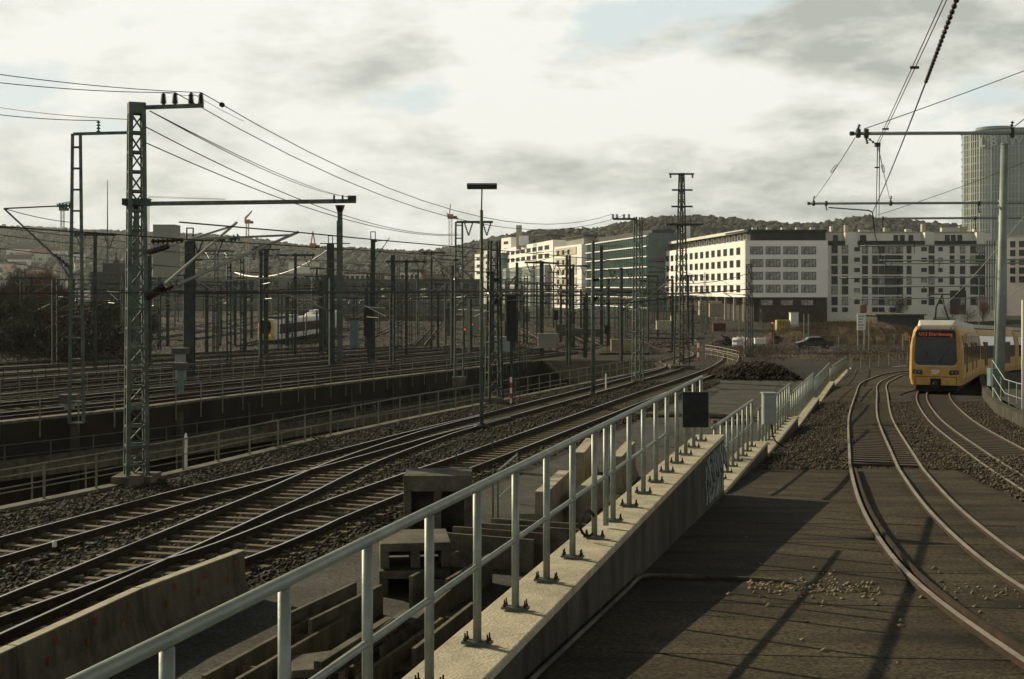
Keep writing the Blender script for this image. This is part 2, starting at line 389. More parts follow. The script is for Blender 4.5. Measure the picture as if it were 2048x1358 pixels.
def ordinal(i):
    return ['first','second','third','fourth','fifth','sixth','seventh','eighth','ninth','tenth','eleventh','twelfth','thirteenth','fourteenth','fifteenth','sixteenth','seventeenth','eighteenth','nineteenth','twentieth'][i]

# ------------------------------------------------------------------ ground with the sunken cutting
rows = [-20+2.5*i for i in range(48)] + [100+5*i for i in range(21)] + [220, 260, 300, 400, 600, 900, 1400, 2200, 3500, 6000]
g = MB(); prev = None
for y in rows:
    a = interp(R2T, y) if y < 150 else 10+(y-150)*.3; b = interp(R1T, y) if y < 126 else 19+(y-126)*.33
    dpt = 7.0 if y < 112 else max(0, 7.0*(1-(y-112)/12))
    z = T(y)
    xs = [(a-d, z) for d in (6000, 1500, 500, 200, 90, 40, 20, 10, .02)] + [(a, z-dpt), (b, z-dpt)] + [(b+d, z) for d in (.02, 5, 12, 25, 60, 150, 400, 1500, 6000)]
    n0 = len(g.v); g.v.extend([(x, y, zz_) for x, zz_ in xs])
    if prev is not None:
        for i in range(len(xs)-1): g.f.append((prev+i, prev+i+1, n0+i+1, n0+i)); g.m.append(0)
    prev = n0
struct('ground', g, 'yard')

# retaining wall on the far side of the cutting
wl = MB(); secs = []
for y in [30+2*i for i in range(46)]:
    x = interp(R2T, y); z = T(y); secs.append([(x+.25, y-.1, z-7.2), (x+.25, y-.1, z+.12), (x-.2, y+.2, z+.12), (x-.2, y+.2, z-7.2)])
wl.sweep(secs)
rw = thing('cutting_wall', 'shade-dark retaining wall along the far side of the dark cutting, under the long railing', 'retaining wall', secs[0][0])
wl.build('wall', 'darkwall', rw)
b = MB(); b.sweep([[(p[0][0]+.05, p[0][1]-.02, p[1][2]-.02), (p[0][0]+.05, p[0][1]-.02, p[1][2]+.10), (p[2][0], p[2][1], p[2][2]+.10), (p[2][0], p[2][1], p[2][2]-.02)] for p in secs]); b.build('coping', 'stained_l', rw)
for k in range(2, len(secs)-1, 3):
    p = secs[k][0]; b = MB(); b.box(p[0]-.25, p[0]+.12, p[1]-.28, p[1]+.28, p[2], p[2]+6.9); b.build('pilaster', 'stained', rw)
lg = MB(); ls = []
for y in np.linspace(34, 88, 22):
    x = interp(R1T, y)-2.6; z = -.55-.02*(y-34); ls.append([(x-.3, y, -7), (x-.3, y, z), (x+.3, y, z), (x+.3, y, -7)])
lg.sweep(ls); lt_ = thing('inner_wall', 'lower dark wall inside the cutting just behind the front railing', 'retaining wall', ls[0][0]); lg.build('wall', 'stained', lt_)
lg = MB(); lg.sweep([[(p[1][0]-.04, p[1][1], p[1][2]+.002), (p[1][0]-.04, p[1][1], p[1][2]+.07), (p[2][0]+.04, p[2][1], p[2][2]+.07), (p[2][0]+.04, p[2][1], p[2][2]+.002)] for p in ls]); lg.build('coping', 'conc', lt_)
lb_ = MB(); ls2 = []
for y in np.linspace(44, 110, 26):
    x = interp(R2T, y)+1.9; z = T(y)-1.5-.012*(y-44); ls2.append([(x-1.6, y, z-.5), (x-1.6, y, z), (x+.3, y, z), (x+.3, y, z-.5)])
lb_.sweep(ls2); led = thing('cable_ledge', 'narrow concrete ledge with cable trough running along the dark cutting wall', 'ledge', ls2[0][0]); lb_.build('slab', 'stained_l', led)
lb_ = MB(); lb_.sweep([[(p[0][0]+.5, p[0][1], p[1][2]+.002), (p[0][0]+.5, p[0][1], p[1][2]+.22), (p[0][0]+.85, p[0][1], p[1][2]+.22), (p[0][0]+.85, p[0][1], p[1][2]+.002)] for p in ls2]); lb_.build('cable_trough', 'conc', led)
def ribbon(mb, pts, wd):
    mb.tube(pts, wd, 5)
# faded graffiti on that wall
for gi, (pa, pb, ya, yb) in enumerate(((656, 700, 826, 860), (700, 752, 806, 858), (540, 562, 838, 852))):
    gm = MB(); rr = random.Random(gi+3)
    for k in range(11 if gi < 2 else 6):
        px = pa+(pb-pa)*(k+.5)/(11 if gi < 2 else 6)
        q = []
        for t in range(5):
            p_ = px+rr.uniform(-4, 4)
            for Yt in np.arange(45, 118, .5):
                if (p_-1024)*Yt/F < interp(R2T, Yt)+.27: break
            q.append(P(p_, ya+(yb-ya)*t/4, Yt-.12))
        ribbon(gm, q, .09)
    gm.build('graffiti', 'grafd', rw)

# ------------------------------------------------------------------ ramp deck
def deck(name, y0, y1, m, dz, xl=None, xr=None, step=1.0, nx=6):
    mb = MB(); prev = None; k = max(1, int(round((y1-y0)/step)))
    for i in range(k+1):
        y = y0+(y1-y0)*i/k; a = xl(y) if xl else WX(y)-.1; b = xr(y) if xr else 75
        n0 = len(mb.v)
        for j in range(nx+1):
            x = a+(b-a)*(j/nx)**1.4; mb.v.append((x, y, RZ(y)+dz))
        if prev is not None:
            for j in range(nx): mb.f.append((prev+j, prev+j+1, n0+j+1, n0+j)); mb.m.append(0)
        prev = n0
    # underside edge on the left so the deck has thickness
    return struct(name, mb, m)
deck('ramp_ballast_bed', 2, 106, 'ballast', -.02, step=2)
deck('ramp_road_near', 2, 27.2, 'asphalt', .02, xr=lambda y: interp([(0, 3.2), (9, 5.6), (13, 7.6), (18, 8.2), (24, 9.0), (27.2, 9.6)], y))
deck('ramp_road_far', 55.5, 105, 'asphalt', .02, xr=lambda y: interp([(50, 16.8), (62, 19.2), (70, 23), (80, 30), (95, 42), (105, 52)], y))
# joints and cracks in the near paving
cr = MB(); rr = random.Random(5)
for i in range(6):
    y = 7.8+i*2.1+rr.uniform(-.12, .12); x0 = WX(y)+rr.uniform(.2, 1.6); x1 = x0+rr.uniform(1.8, 4.5)
    q = []
    for t in range(13):
        x = x0+(x1-x0)*t/12; yy = y-(x-x0)*.10+rr.uniform(-.015, .015); q.append((x, yy, RZ(yy)+.0225))
    for a, b in zip(q, q[1:]): cr.bar(a, b, rr.uniform(.008, .02), .003)
tag(cr.build('paving_joint', 'crack'), kind='structure')

# asphalt path beside the tracks at yard level
C1px = [(0,1233),(300,1125),(384,1102),(511,1055),(600,1019),(805,947),(887,920),(1024,872),(1174,820),(1274,785),(1374,752),(1424,732)]
RH = .24
def raillist(pxs): return [GT(x, y, RH) for x, y in pxs]
c1 = raillist(C1px)
c1 = [c1[0]+(c1[0]-c1[1])*2.2]+c1
pl = offset(spline(c1[:-1], 2.0), 3.1)
pm = MB()
for i, p in enumerate(pl):
    jx = rng.normal()*.08
    pm.v.append((p.x+jx, p.y, T(p.y)+.03)); pm.v.append((max(p.x+.5, min(WX(p.y)-.6, p.x+9.5)), p.y-.3, T(p.y)+.03))
    if i: k = 2*i; pm.f.append((k-2, k-1, k+1, k)); pm.m.append(0)
struct('path', pm, 'path')
sl = MB(); q = [GT(1440, 770, .05), GT(1560, 772, .05), GT(1590, 800, .05), GT(1520, 836, .05), GT(1432, 832, .05)]
sl.prism([(p.x, p.y) for p in q][::-1], -.5, .07); struct('pavement', sl, 'path')

# ------------------------------------------------------------------ railway tracks
def rail_mb(pts, zt, hw=.036, hh=.17, mi_top=0, mi_side=1):
    mb = MB(); secs = []
    for i, p in enumerate(pts):
        a = pts[max(0, i-1)]; b = pts[min(len(pts)-1, i+1)]; t = (b-a); t.z = 0; t.normalize(); n = Vector((t.y, -t.x, 0)); z = p.z+zt
        secs.append([p*1, n, z])
    def strip(prof, mi):
        S_ = [[Vector((p.x, p.y, z))+n*u+Vector((0, 0, v)) for u, v in prof] for p, n, z in secs]; mb.sweep(S_, mi)
    strip([(-hw, -.045), (-hw, -.003), (hw, -.003), (hw, -.045)], mi_side)
    strip([(-hw*.8, -.003), (-hw*.8, 0), (hw*.8, 0), (hw*.8, -.003)], mi_top)
    strip([(-.012, -hh+.02), (-.012, -.045), (.012, -.045), (.012, -hh+.02)], mi_side)
    strip([(-.07, -hh), (-.07, -hh+.02), (.07, -hh+.02), (.07, -hh)], mi_side)
    return mb
slp = MB(); slp.sweep([[(-1.3+.0, -.13, -.09), (-1.3, .13, -.09), (-1.3, .10, .06), (-1.3, -.10, .06)], [(-.4, -.12, -.09), (-.4, .12, -.09), (-.4, .09, .03), (-.4, -.09, .03)],
    [(.4, -.12, -.09), (.4, .12, -.09), (.4, .09, .03), (.4, -.09, .03)], [(1.3, -.13, -.09), (1.3, .13, -.09), (1.3, .10, .06), (1.3, -.10, .06)]])
_tmp = slp.build('sleeper', 'sleeper'); SLEEPER = _tmp.data; bpy.data.objects.remove(_tmp)
slp = MB(); slp.box(-.98, .98, -.11, .11, -.1, .045); _tmp = slp.build('sleeper', 'sleeper_d'); TSLEEPER = _tmp.data; bpy.data.objects.remove(_tmp)
def track(label, left_rail, mode='near', group='railway tracks of the yard', gauge=1.505, step=1.2, name='railway_track', top='steel', ztop=0.0):
    lr = spline(left_rail, step); rr_ = offset(lr, gauge); ce = offset(lr, gauge/2)
    root = thing(name, label, 'railway track', (ce[0].x, ce[0].y, ce[0].z-RH), group)
    rail_mb(lr, ztop).build('rail', [top, 'rust'], root); rail_mb(rr_, ztop).build('rail', [top, 'rust'], root)
    pts = spline(ce, .63) if mode == 'near' else spline(ce, .9)
    rest = MB(); n = 0
    for i in range(1, len(pts)-1):
        p = pts[i]; d = pts[i+1]-pts[i-1]; ang = math.atan2(-d.x, d.y)
        px = 1024+F*p.x/max(p.y, .1)
        if mode == 'near' and -60 < px < 1500 and n < 100 and p.y > 8:
            child(root, SLEEPER, 'sleeper', (p.x-root.location.x, p.y-root.location.y, p.z-root.location.z-.205), ang); n += 1
        elif p.y < 300:
            rest.x = Matrix.Translation((p.x, p.y, p.z-.235)) @ Matrix.Rotation(ang, 4, 'Z')
            rest.box(-1.25, 1.25, -.11, .11, -.05, .04)
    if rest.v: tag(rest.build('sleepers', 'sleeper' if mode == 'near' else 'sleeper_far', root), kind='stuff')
    return lr, ce
A1px = [(0,1074),(205,1019),(350,980),(511,941),(707,891),(824,861),(960,829),(1050,806),(1150,781),(1264,752),(1330,733)]
B1px = [(0,1193),(300,1072),(432,1018),(512,986),(662,922),(824,867),(900,846),(960,831)]
a1 = raillist(A1px); b1 = raillist(B1px)
a1 = [a1[0]+(a1[0]-a1[1])*.8]+a1; b1 = [b1[0]+(b1[0]-b1[1])*1.2]+b1
a1 += [Vector((x, y, T(y)+RH)) for x, y in ((14.0, 118), (18, 135), (20, 155), (19, 185), (12, 225), (-2, 290))]
c1 += [Vector((x, y, T(y)+RH)) for x, y in ((20.5, 122), (23.5, 140), (24.8, 162), (24, 190), (17, 235), (4, 300))]
A_l, A_c = track('straight track nearest the front railing, between it and the gravel strip', a1)
B_l, B_c = track('track that swings left across the gravel to join the one by the front railing', b1)
C_l, C_c = track('track running right beside the asphalt path and the concrete barrier', c1)

# yard tracks beyond the cutting
offs = [3.0, 7.6, 12.4, 17.5, 23, 29, 36, 44]
for i, d in enumerate(offs):
    base_ = [Vector((interp(R2T, y), y, T(y)+RH)) for y in (36, 46, 54.7, 62.7, 71.3, 85.6, 104.7, 125, 150)]
    q = offset(base_, -d)
    q = [Vector((p.x, p.y, T(p.y)+RH)) for p in q]
    e = q[-1]; bend = 2+i*3.0
    q += [Vector((e.x+14-bend*.4, e.y+45, 0)), Vector((e.x+18-bend*2.2, e.y+105, 0)), Vector((e.x+8-bend*5, e.y+190, 0))]
    q = [Vector((p.x, p.y, T(p.y)+RH)) for p in q]
    track(f'yard track beyond the cutting, {ordinal(i)} one counted from the long railing', q, 'far', step=3)
fam = [[(1330,700),(1240,706),(1130,699),(1020,684),(900,668),(760,656),(600,648)],
       [(1360,690),(1260,694),(1140,688),(1030,674),(920,660),(800,650),(660,643)],
       [(1400,684),(1290,684),(1170,678),(1060,664),(950,652),(840,645)],
       [(1410,676),(1300,674),(1190,667),(1080,655),(980,646)],
       [(1390,668),(1290,664),(1190,657),(1100,648)]]
for i, f_ in enumerate(fam):
    track(f'curving yard track sweeping left towards the station, {ordinal(i)} of the fan from the front', [GT(x, y, RH) for x, y in f_][::-1], 'far', step=4)

for k in range(10):
    a, b, c, d = GT(120+118*k, 690-(k % 3)*5, RH), GT(330+88*k, 658, RH), GT(500+62*k, 634, RH), GT(600+42*k, 616, RH)
    track(f'straight yard track running away to the station, {ordinal(k)} from the left', [d, c, b, a][::-1], 'far', step=8)
# tram tracks on the ramp: three rails each, metre gauge and standard gauge together
def rp(x, y, dz=.06): return Vector((x, y, RZ(y)+dz))
t1 = [rp(3.75, 3), rp(3.72, 6), rp(3.8, 9.3), rp(4.25, 13.5), rp(5.35, 19), rp(6.85, 25.2), rp(8.15, 30.2), rp(12.4, 46), rp(17.2, 62.5), rp(20.3, 73), rp(23.4, 82), rp(28.4, 94), rp(35, 104)]
t2 = [rp(6.0, 9), rp(7.3, 15), rp(9.3, 23), rp(11.2, 30.8), rp(15.2, 46), rp(20.45, 63), rp(27.4, 80), rp(36, 96), rp(46, 109), rp(60, 120)]
def tram_track(label, lr, metre_off, cen):
    lr = spline(lr, .8); root = thing('tram_track', label, 'tram track', (lr[0].x, lr[0].y, lr[0].z-.1), 'tram tracks on the ramp')
    for o_ in (0, metre_off, 1.5):
        rail_mb(offset(lr, o_), .03, hw=.036, hh=.2).build('rail', ['rail_warm', 'rust'], root)
    for o_ in ((.11,) if cen else ()):
        gd = rail_mb(offset([p for p in lr if p.y < 27], o_), .045, hw=.022, hh=.15); gd.build('guard_rail', ['rust', 'rust'], root)
    ce = spline(offset(lr, .75), .62); n = 0
    for i in range(1, len(ce)-1):
        p = ce[i]; d = ce[i+1]-ce[i-1]; ang = math.atan2(-d.x, d.y)
        if 27.5 < p.y < 55 or (not cen and 12 < p.y < 62):
            if n >= 100: break
            child(root, TSLEEPER, 'sleeper', (p.x-root.location.x, p.y-root.location.y, RZ(p.y)-root.location.z+.0), ang); n += 1
    return lr
t1s = tram_track('empty three-rail tram track curving over the ramp paving towards the viewer', t1, 1.0, True)
t2s = tram_track('three-rail tram track in deep ballast that the yellow tram runs on', t2, .45, False)

# loose ballast stones
def scatter(n, y0, y1, xf0, xf1, zf, avoid=None):
    ys = y0+(y1-y0)*rng.random(n)**1.15; o = []
    for y in ys:
        a, b = xf0(y), xf1(y); x = a+(b-a)*rng.random()
        o.append((x, y, zf(x, y)))
    return o
def a1x(y): return np.interp(y, [p.y for p in A_l], [p.x for p in A_l])
def c1x(y): return np.interp(y, [p.y for p in C_l], [p.x for p in C_l])
def b1x(y): return np.interp(y, [p.y for p in B_l], [p.x for p in B_l])
def inside(x, y): return any(.0 < x-f_(y) < 1.7 for f_ in (a1x, b1x, c1x))
pts = scatter(60000, 17, 85, lambda y: interp(R1T, y)+.7, lambda y: c1x(y)+2.9, lambda x, y: T(y)+(-.012+.03*rng.random() if inside(x, y) else .02+.1*rng.random()))
tag(rocks('ballast', pts, .045, 'stone'), 'grey brown track ballast between the front tracks', 'ballast', kind='stuff')
def tin(x, y):
    return any(.05 < x-np.interp(y, [p.y for p in l], [p.x for p in l]) < 1.6 for l in (t1s, t2s))
pts = scatter(70000, 26.8, 56, lambda y: WX(y)+.1, lambda y: WX(y)+15, lambda x, y: RZ(y)+(-.03+.03*rng.random() if tin(x, y) else .02+.05*rng.random()))
pts += [p for p in scatter(34000, 12, 30, lambda y: 7.5+(y-12)*.12, lambda y: 9+(y-12)*.55, lambda x, y: RZ(y)+.03+.05*rng.random()) if p[0] > interp([(0, 3.2), (9, 5.6), (13, 7.6), (18, 8.2), (24, 9.0), (27.2, 9.6)], p[1])+.05]
tag(rocks('ramp_gravel', pts, .027, 'stone_r'), 'dark gravel around the tram tracks on the ramp', 'gravel', kind='stuff')
pts = []
for k in range(420):
    px = 1500+rng.random()**1.3*260 if k < 300 else (1840+rng.random()*210) if k < 380 else 1400+rng.random()*500
    py = 1178+rng.normal()*(7 if k % 4 else 22)+(px-1600)*.03 if k < 380 else 1000+rng.random()*350
    Y = 13.0
    for _ in range(20): Y = (EYE-RZ(Y))*F/(py-HZ)
    pts.append(((px-1024)*Y/F, Y, RZ(Y)+.028))
tag(rocks('loose_stones', pts, .019, 'stone_warm'), 'pale loose stones spilled in a line across the ramp paving', 'stones', kind='stuff')

# ------------------------------------------------------------------ ramp wall with its stepped segments
def wall_h(seg, y): return {0: EYE-(2.34+.011*y), 1: EYE-(3.25+.0155*y), 2: EYE-(3.53+.0165*y), 3: EYE-(3.9+.016*y), 4: EYE-(4.2+.0155*y), 5: EYE-(3.15+.034*y)}[seg]
segs = [(1.5, 22.2), (22.35, 30.6), (30.75, 41.5), (41.65, 55), (55.15, 72), (72.15, 104)]
wnames = ['long nearest section of ramp wall with white graffiti at its far end', 'low second section of ramp wall, stepped down behind the graffiti',
          'third section of ramp wall with grey box railing above', 'fourth section of ramp wall stepping down the slope', 'fifth section of ramp wall near the bottom of the ramp', 'last low kerb wall section before the railing turns right']
for i, (ya, yb) in enumerate(segs):
    root = thing('ramp_wall', wnames[i], 'wall', (WX(ya)-.26, ya, RZ(ya)), 'wall sections along the ramp')
    nn = max(2, int((yb-ya)/2)); sa = []; sc_ = []
    for k in range(nn+1):
        y = ya+(yb-ya)*k/nn; xr = WX(y); xl = xr-.52; zt = wall_h(i, y)
        sa.append([(xl+.015, y, -.2+T(y)), (xl+.015, y, zt-.07), (xr-.015, y, zt-.07), (xr-.015, y, min(RZ(y), zt)-.6)])
        sc_.append([(xl, y, zt-.07), (xl, y, zt), (xr, y, zt), (xr, y, zt-.07)])
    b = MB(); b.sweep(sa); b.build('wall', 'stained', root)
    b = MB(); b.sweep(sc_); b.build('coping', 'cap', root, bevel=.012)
    if i == 0:
        gm = MB(); rr = random.Random(12); cols = 9
        for k in range(cols):
            y = 19.6+k*.29; q = []
            x = WX(y); z0 = RZ(y)+.12; z1 = wall_h(0, y)-.12
            for t in range(9):
                yy = y+rr.uniform(-.10, .10); q.append((WX(yy)-.006, yy, z0+(z1-z0)*t/8))
            gm.tube(q, .02, 4)
            if k % 2 == 0:
                q = [(WX(y+.22+.1*math.sin(t))-.006, y+.12+.14*math.cos(t), z1-.25-.2*math.sin(t)) for t in np.linspace(0, 5.5, 9)]; gm.tube(q, .017, 4)
        gm.build('graffiti', 'graf', root)
        pp = MB(); q = [(WX(y)+.035, y, RZ(y)+.06) for y in np.linspace(6, 13.2, 12)]+[(WX(13.4)+.15, 13.45, RZ(13.4)+.05), (WX(13.4)+1.0, 13.3, RZ(13.3)+.045), (WX(13.4)+1.55, 13.1, RZ(13.1)+.04), (WX(13.4)+1.75, 12.8, RZ(12.8)+.0)]
        pp.tube(spline(q, .2), .022, 6); tag(pp.build('cable_pipe', 'conc', smooth=True), 'thin pale pipe along the foot of the near ramp wall that turns across the paving', 'pipe')

# ------------------------------------------------------------------ railings
def wall_railing(seg, ya, yb, label, sp=1.0, gapmid=None, h=1.08):
    wx = lambda y: WX(y)-.27
    root = thing('railing', label, 'railing', (wx(ya), ya, wall_h(seg, ya)), 'railings on the ramp wall')
    y = ya; ys = []
    while y <= yb: ys.append(y); y += sp*.965
    y0, y1 = ys[0]-.28 if seg else 2.2, ys[-1]+.12
    b = MB(); q = [(wx(t), t, wall_h(seg, t)+h-.0) for t in np.linspace(y0, y1, 12)]; b.tube(q, .031, 14); b.build('top_rail', 'galv', root, smooth=True)
    cuts = [(y0, y1)] if not gapmid else [(y0, gapmid[0]), (gapmid[1], y1)]
    for c0, c1_ in cuts:
        b = MB(); q = [(wx(t), t, wall_h(seg, t)+h*.5) for t in np.linspace(c0, c1_, 6)]; b.tube(q, .0215, 10); b.build('mid_rail', 'galv', root, smooth=True)
    for t in ys:
        x = wx(t); z = wall_h(seg, t); tilt = .27
        b = MB(); u = Vector((1, -.27, 0)).normalized()*.031; v = Vector((.27, 1, 0)).normalized()*.008
        c = Vector((x, t, 0)); poly = [c-u-v, c+u-v, c+u+v, c-u+v]
        b.tube([(x, t, z+.03), (x, t, z+h-.03)], .0295, 14); po = b.build('post', 'galv', root, smooth=True)
        if t < 45:
            b = MB(); u2 = u*3.3; v2 = v*5.5; poly = [c-u2-v2, c+u2-v2, c+u2+v2, c-u2+v2]; b.prism([(p.x, p.y) for p in poly], z+.012, z+.03)
            b.build('base_plate', 'mast', po)
            if t > 32: continue
            for sx in (-.78, .78):
                for sy in (-.6, .6):
                    b = MB(); p = c+u2*sx+v2*sy; b.lathe((p.x, p.y, z+.03), (p.x, p.y, z+.085), [(0, .014), (.35, .014), (.4, .007), (1, .006)], 6)
                    b.build('bolt', 'rust', po)
    return root
ra = wall_railing(0, 2.75, 22.0, 'long grey tubular railing nearest the viewer, with the black panel', gapmid=(17.0, 20.6))
b = MB(); y = 12.98; x = WX(y)-.27; b.tube([(x, y, wall_h(0, y)+.03), (x, y, wall_h(0, y)+1.05)], .0295, 14); b.build('post', 'galv', ra, smooth=True)
wall_railing(1, 22.9, 30.2, 'second railing on the low wall section behind the graffiti', sp=.95)
wall_railing(2, 31.0, 41.2, 'third railing with slanting top rail past the grey box', sp=.95)
wall_railing(3, 41.9, 54.8, 'fourth railing section halfway down the ramp', sp=.95)
wall_railing(4, 55.4, 71.8, 'fifth railing section towards the ramp foot', sp=1.0)
wall_railing(5, 72.4, 103.8, 'sixth and last railing section on the ramp wall', sp=1.3)
# black panel and grey box hung on the railings
pa, pb = 1362, 1413
Ya = 17.6; zt_ = 6-(782-578)*Ya/F
b = MB(); A_ = P(1362, 782, 18.35); B_ = P(1413, 782, 18.35)
b.box(A_.x, B_.x, 18.15, 18.22, P(0, 852, 18.35).z, A_.z)
tp = thing('black_panel', 'black square sheet hung on the near railing close to its far end', 'panel', ((A_.x+B_.x)/2, 18.2, P(0, 852, 18.35).z)); b.build('sheet', 'black', tp, bevel=.01)
b = MB(); b.box(A_.x+.03, A_.x+.06, 18.225, 18.27, P(0, 852, 18.35).z+.03, A_.z-.03); b.box(B_.x-.06, B_.x-.03, 18.225, 18.27, P(0, 852, 18.35).z+.03, A_.z-.03); b.build('bracket', 'galv', tp)
A_ = P(1527, 788, 29.6); B_ = P(1552, 850, 29.6)
gb = thing('junction_box', 'grey green electrical box fixed to the second railing end', 'box', ((A_.x+B_.x)/2, 29.8, B_.z))
b = MB(); b.box(A_.x, B_.x, 29.6, 29.85, B_.z, A_.z); b.build('housing', 'cabin_g', gb, bevel=.01)
b = MB(); b.box(A_.x+.02, B_.x-.02, 29.575, 29.598, B_.z+.03, A_.z-.03); b.build('door', 'cabin_g', gb, bevel=.004)
b = MB(); b.box(A_.x-.02, B_.x+.02, 29.56, 29.88, A_.z, A_.z+.03); b.build('lid', 'cabin_g', gb)
b = MB(); q = [B_+Vector((-.1, .05, 0)), B_+Vector((-.05, -.1, -.35)), B_+Vector((.2, -.35, -.55)), B_+Vector((.1, -.8, -.75)), B_+Vector((.3, -1.2, -.8))]; b.tube(spline(q, .1), .02, 6)
tag(b.build('cable', 'rubber', smooth=True), 'black cable drooping from the grey box onto the gravel', 'cable')
b = MB()
for k in range(3):
    c = P(1176, 1048, 12.2); q = [c+Vector((math.cos(t)*(.07+.008*k), .02*k, math.sin(t)*(.11+.012*k))) for t in np.linspace(.6, 5.4, 14)]; b.tube(q, .006, 6)
tag(b.build('cable_loop', 'rubber', smooth=True), 'coil of black cable hanging at a post of the near railing', 'cable')

def ground_railing(label, pts, sp, h, post_w, m, name='railing', rails=(1.0, .5), side=0.0, post_down=0.0, rail_r=.025, cap=100, group=None):
    pts = spline(pts, .5); root = thing(name, label, 'railing', pts[0], group)
    for k in rails:
        b = MB(); b.tube([p+Vector((0, 0, h*k)) for p in pts[::3]+[pts[-1]]], rail_r if k == 1 else rail_r*.8, 6); b.build('rail', m, root, smooth=True)
    pp = spline(pts, sp)
    for n_, p in enumerate(pp[:cap]):
        b = MB(); b.box(p.x-post_w/2, p.x+post_w/2, p.y-post_w/2, p.y+post_w/2, p.z-post_down, p.z+h); b.build('post', m, root)
    return root
q = [Vector((interp(R1T, y)+.15, y, T(y)+.1)) for y in (22, 28, 34.3, 40.6, 49.3, 59, 74.3, 95.5, 112)]
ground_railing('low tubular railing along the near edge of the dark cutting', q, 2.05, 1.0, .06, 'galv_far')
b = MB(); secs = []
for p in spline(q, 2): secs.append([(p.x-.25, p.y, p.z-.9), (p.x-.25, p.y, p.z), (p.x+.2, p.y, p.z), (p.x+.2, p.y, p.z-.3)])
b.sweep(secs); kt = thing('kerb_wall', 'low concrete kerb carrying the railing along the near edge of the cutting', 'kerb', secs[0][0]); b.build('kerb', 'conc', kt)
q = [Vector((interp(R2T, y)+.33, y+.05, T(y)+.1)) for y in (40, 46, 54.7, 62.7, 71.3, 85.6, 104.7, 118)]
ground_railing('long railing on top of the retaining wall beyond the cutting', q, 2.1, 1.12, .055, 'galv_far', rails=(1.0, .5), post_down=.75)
q = [Vector((interp(R2T, y)-9.8, y+.05, T(y)+.1)) for y in (36, 42, 54.7, 62.7, 71.3, 90)]
ground_railing('thin dark railing on the ledge halfway down the cutting wall', [Vector((interp(R2T, y)+2.1, y, T(y)-1.5-.012*(y-44))) for y in (45, 52, 60, 70, 82, 96, 109)], 2.3, 1.0, .05, 'mast')
ground_railing('thin railing on the lower wall inside the cutting', [Vector((interp(R1T, y)-2.6, y, -.48-.02*(y-34))) for y in (36, 45, 55, 66, 80, 88)], 2.4, .95, .045, 'galv_far')
q = [Vector((interp(R2T, y)-9.8, y+.05, T(y)+.1)) for y in (36, 42, 54.7, 62.7, 71.3, 90)]
ground_railing('farther lattice fence standing between the yard tracks on the left', q, 1.4, 1.3, .045, 'galv_far', rails=(1.0, .66, .33, .05), name='fence')
q = [Vector((interp(R2T, y)-20, y+.05, T(y)+.1)) for y in (62.7, 71.3, 90, 110, 130)]
ground_railing('low mesh fence among the middle yard tracks', q, 1.3, 1.2, .05, 'mast_dark', rails=(1.0, .5, .05), name='fence')
# railing on the kerb at the foot of the ramp
q = [Vector((28.2, 104.2, RZ(104)+.15)), P(1700, 741, 105), P(1760, 736, 108), P(1815, 731, 110)]
ground_railing('pale railing on the curved kerb at the foot of the ramp', q, 1.35, 1.15, .05, 'galv', rails=(1.0, .08))
b = MB(); qq = spline(q, 1.5); b.sweep([[(p.x, p.y-.2, p.z-.6), (p.x, p.y-.2, p.z+.0), (p.x, p.y+.2, p.z+.0), (p.x, p.y+.2, p.z-.6)] for p in qq]); kt = thing('kerb_wall', 'curved pale kerb below the railing at the ramp foot', 'kerb', q[0]); b.build('kerb', 'cap', kt)
# white handrails by the heap
for i, dy in enumerate((0, 22)):
    q = [GT(1411, 707+dy*.4, .1), GT(1440, 713+dy*.4, .1), GT(1478, 724+dy*.4, .1)]
    ground_railing(['white handrail behind the dark heap, upper of two', 'white handrail behind the dark heap, lower of two'][i], q, 3.6, 1.0, .03, 'cap', rails=(1.0, .45), rail_r=.024, group='white handrails by the heap')
# right-hand railing and platform edge
q = [P(1985, 775, 50), P(1997, 806, 50), P(2030, 822, 48), P(2060, 832, 46)]
ground_railing('grey railing beside the big round pole at the right edge', [Vector((p.x, p.y, p.z)) for p in q], 1.0, 1.1, .04, 'galv', rails=(1.0, .5, .02))
b = MB(); secs = []
for px, py in ((1958, 742), (1962, 770), (1975, 790), (1992, 806), (2060, 838)):
    Y = 50.; 
    for _ in range(20): Y = .5*Y+.5*(EYE-RZ(Y)-.45)*F/(py-HZ)
    x = (px-1024)*Y/F; z = RZ(Y)+.45
    secs.append([(x, Y, z-.9), (x, Y, z), (x+.35, Y+.15, z), (x+.35, Y+.15, z-.9)])
b.sweep(secs); kt = thing('kerb_wall', 'curved low concrete edge right of the tram, at the round pole', 'kerb', secs[0][0]); b.build('kerb', 'stained', kt)
b = MB(); b.add([(secs[0][1][0]+.3, secs[0][1][1], secs[0][1][2]-.02), (secs[2][1][0]+.3, secs[2][1][1], secs[2][1][2]-.02), (secs[4][1][0]+.3, secs[4][1][1], secs[4][1][2]-.02), (60, 40, secs[4][1][2]), (70, 75, secs[0][1][2]-.4)], [(0, 1, 2, 3, 4)]); struct('pavement', b, 'path')
p = P(1988, 752, 52); cb = thing('cabinet', 'teal equipment cabinet left of the big round pole', 'cabinet', (p.x, 52, P(0, 796, 52).z))
b = MB(); b.box(p.x-.22, p.x+.22, 51.8, 52.2, P(0, 772, 52).z, P(0, 736, 52).z); b.build('housing', 'cabin_t', cb, bevel=.01)
b = MB(); b.box(p.x-.2, p.x+.2, 51.77, 51.797, P(0, 770, 52).z, P(0, 738, 52).z); b.build('door', 'cabin_t', cb)
b = MB(); b.box(p.x-.05, p.x+.05, 51.95, 52.05, P(0, 800, 52).z, P(0, 772, 52).z); b.build('leg', 'galv', cb)

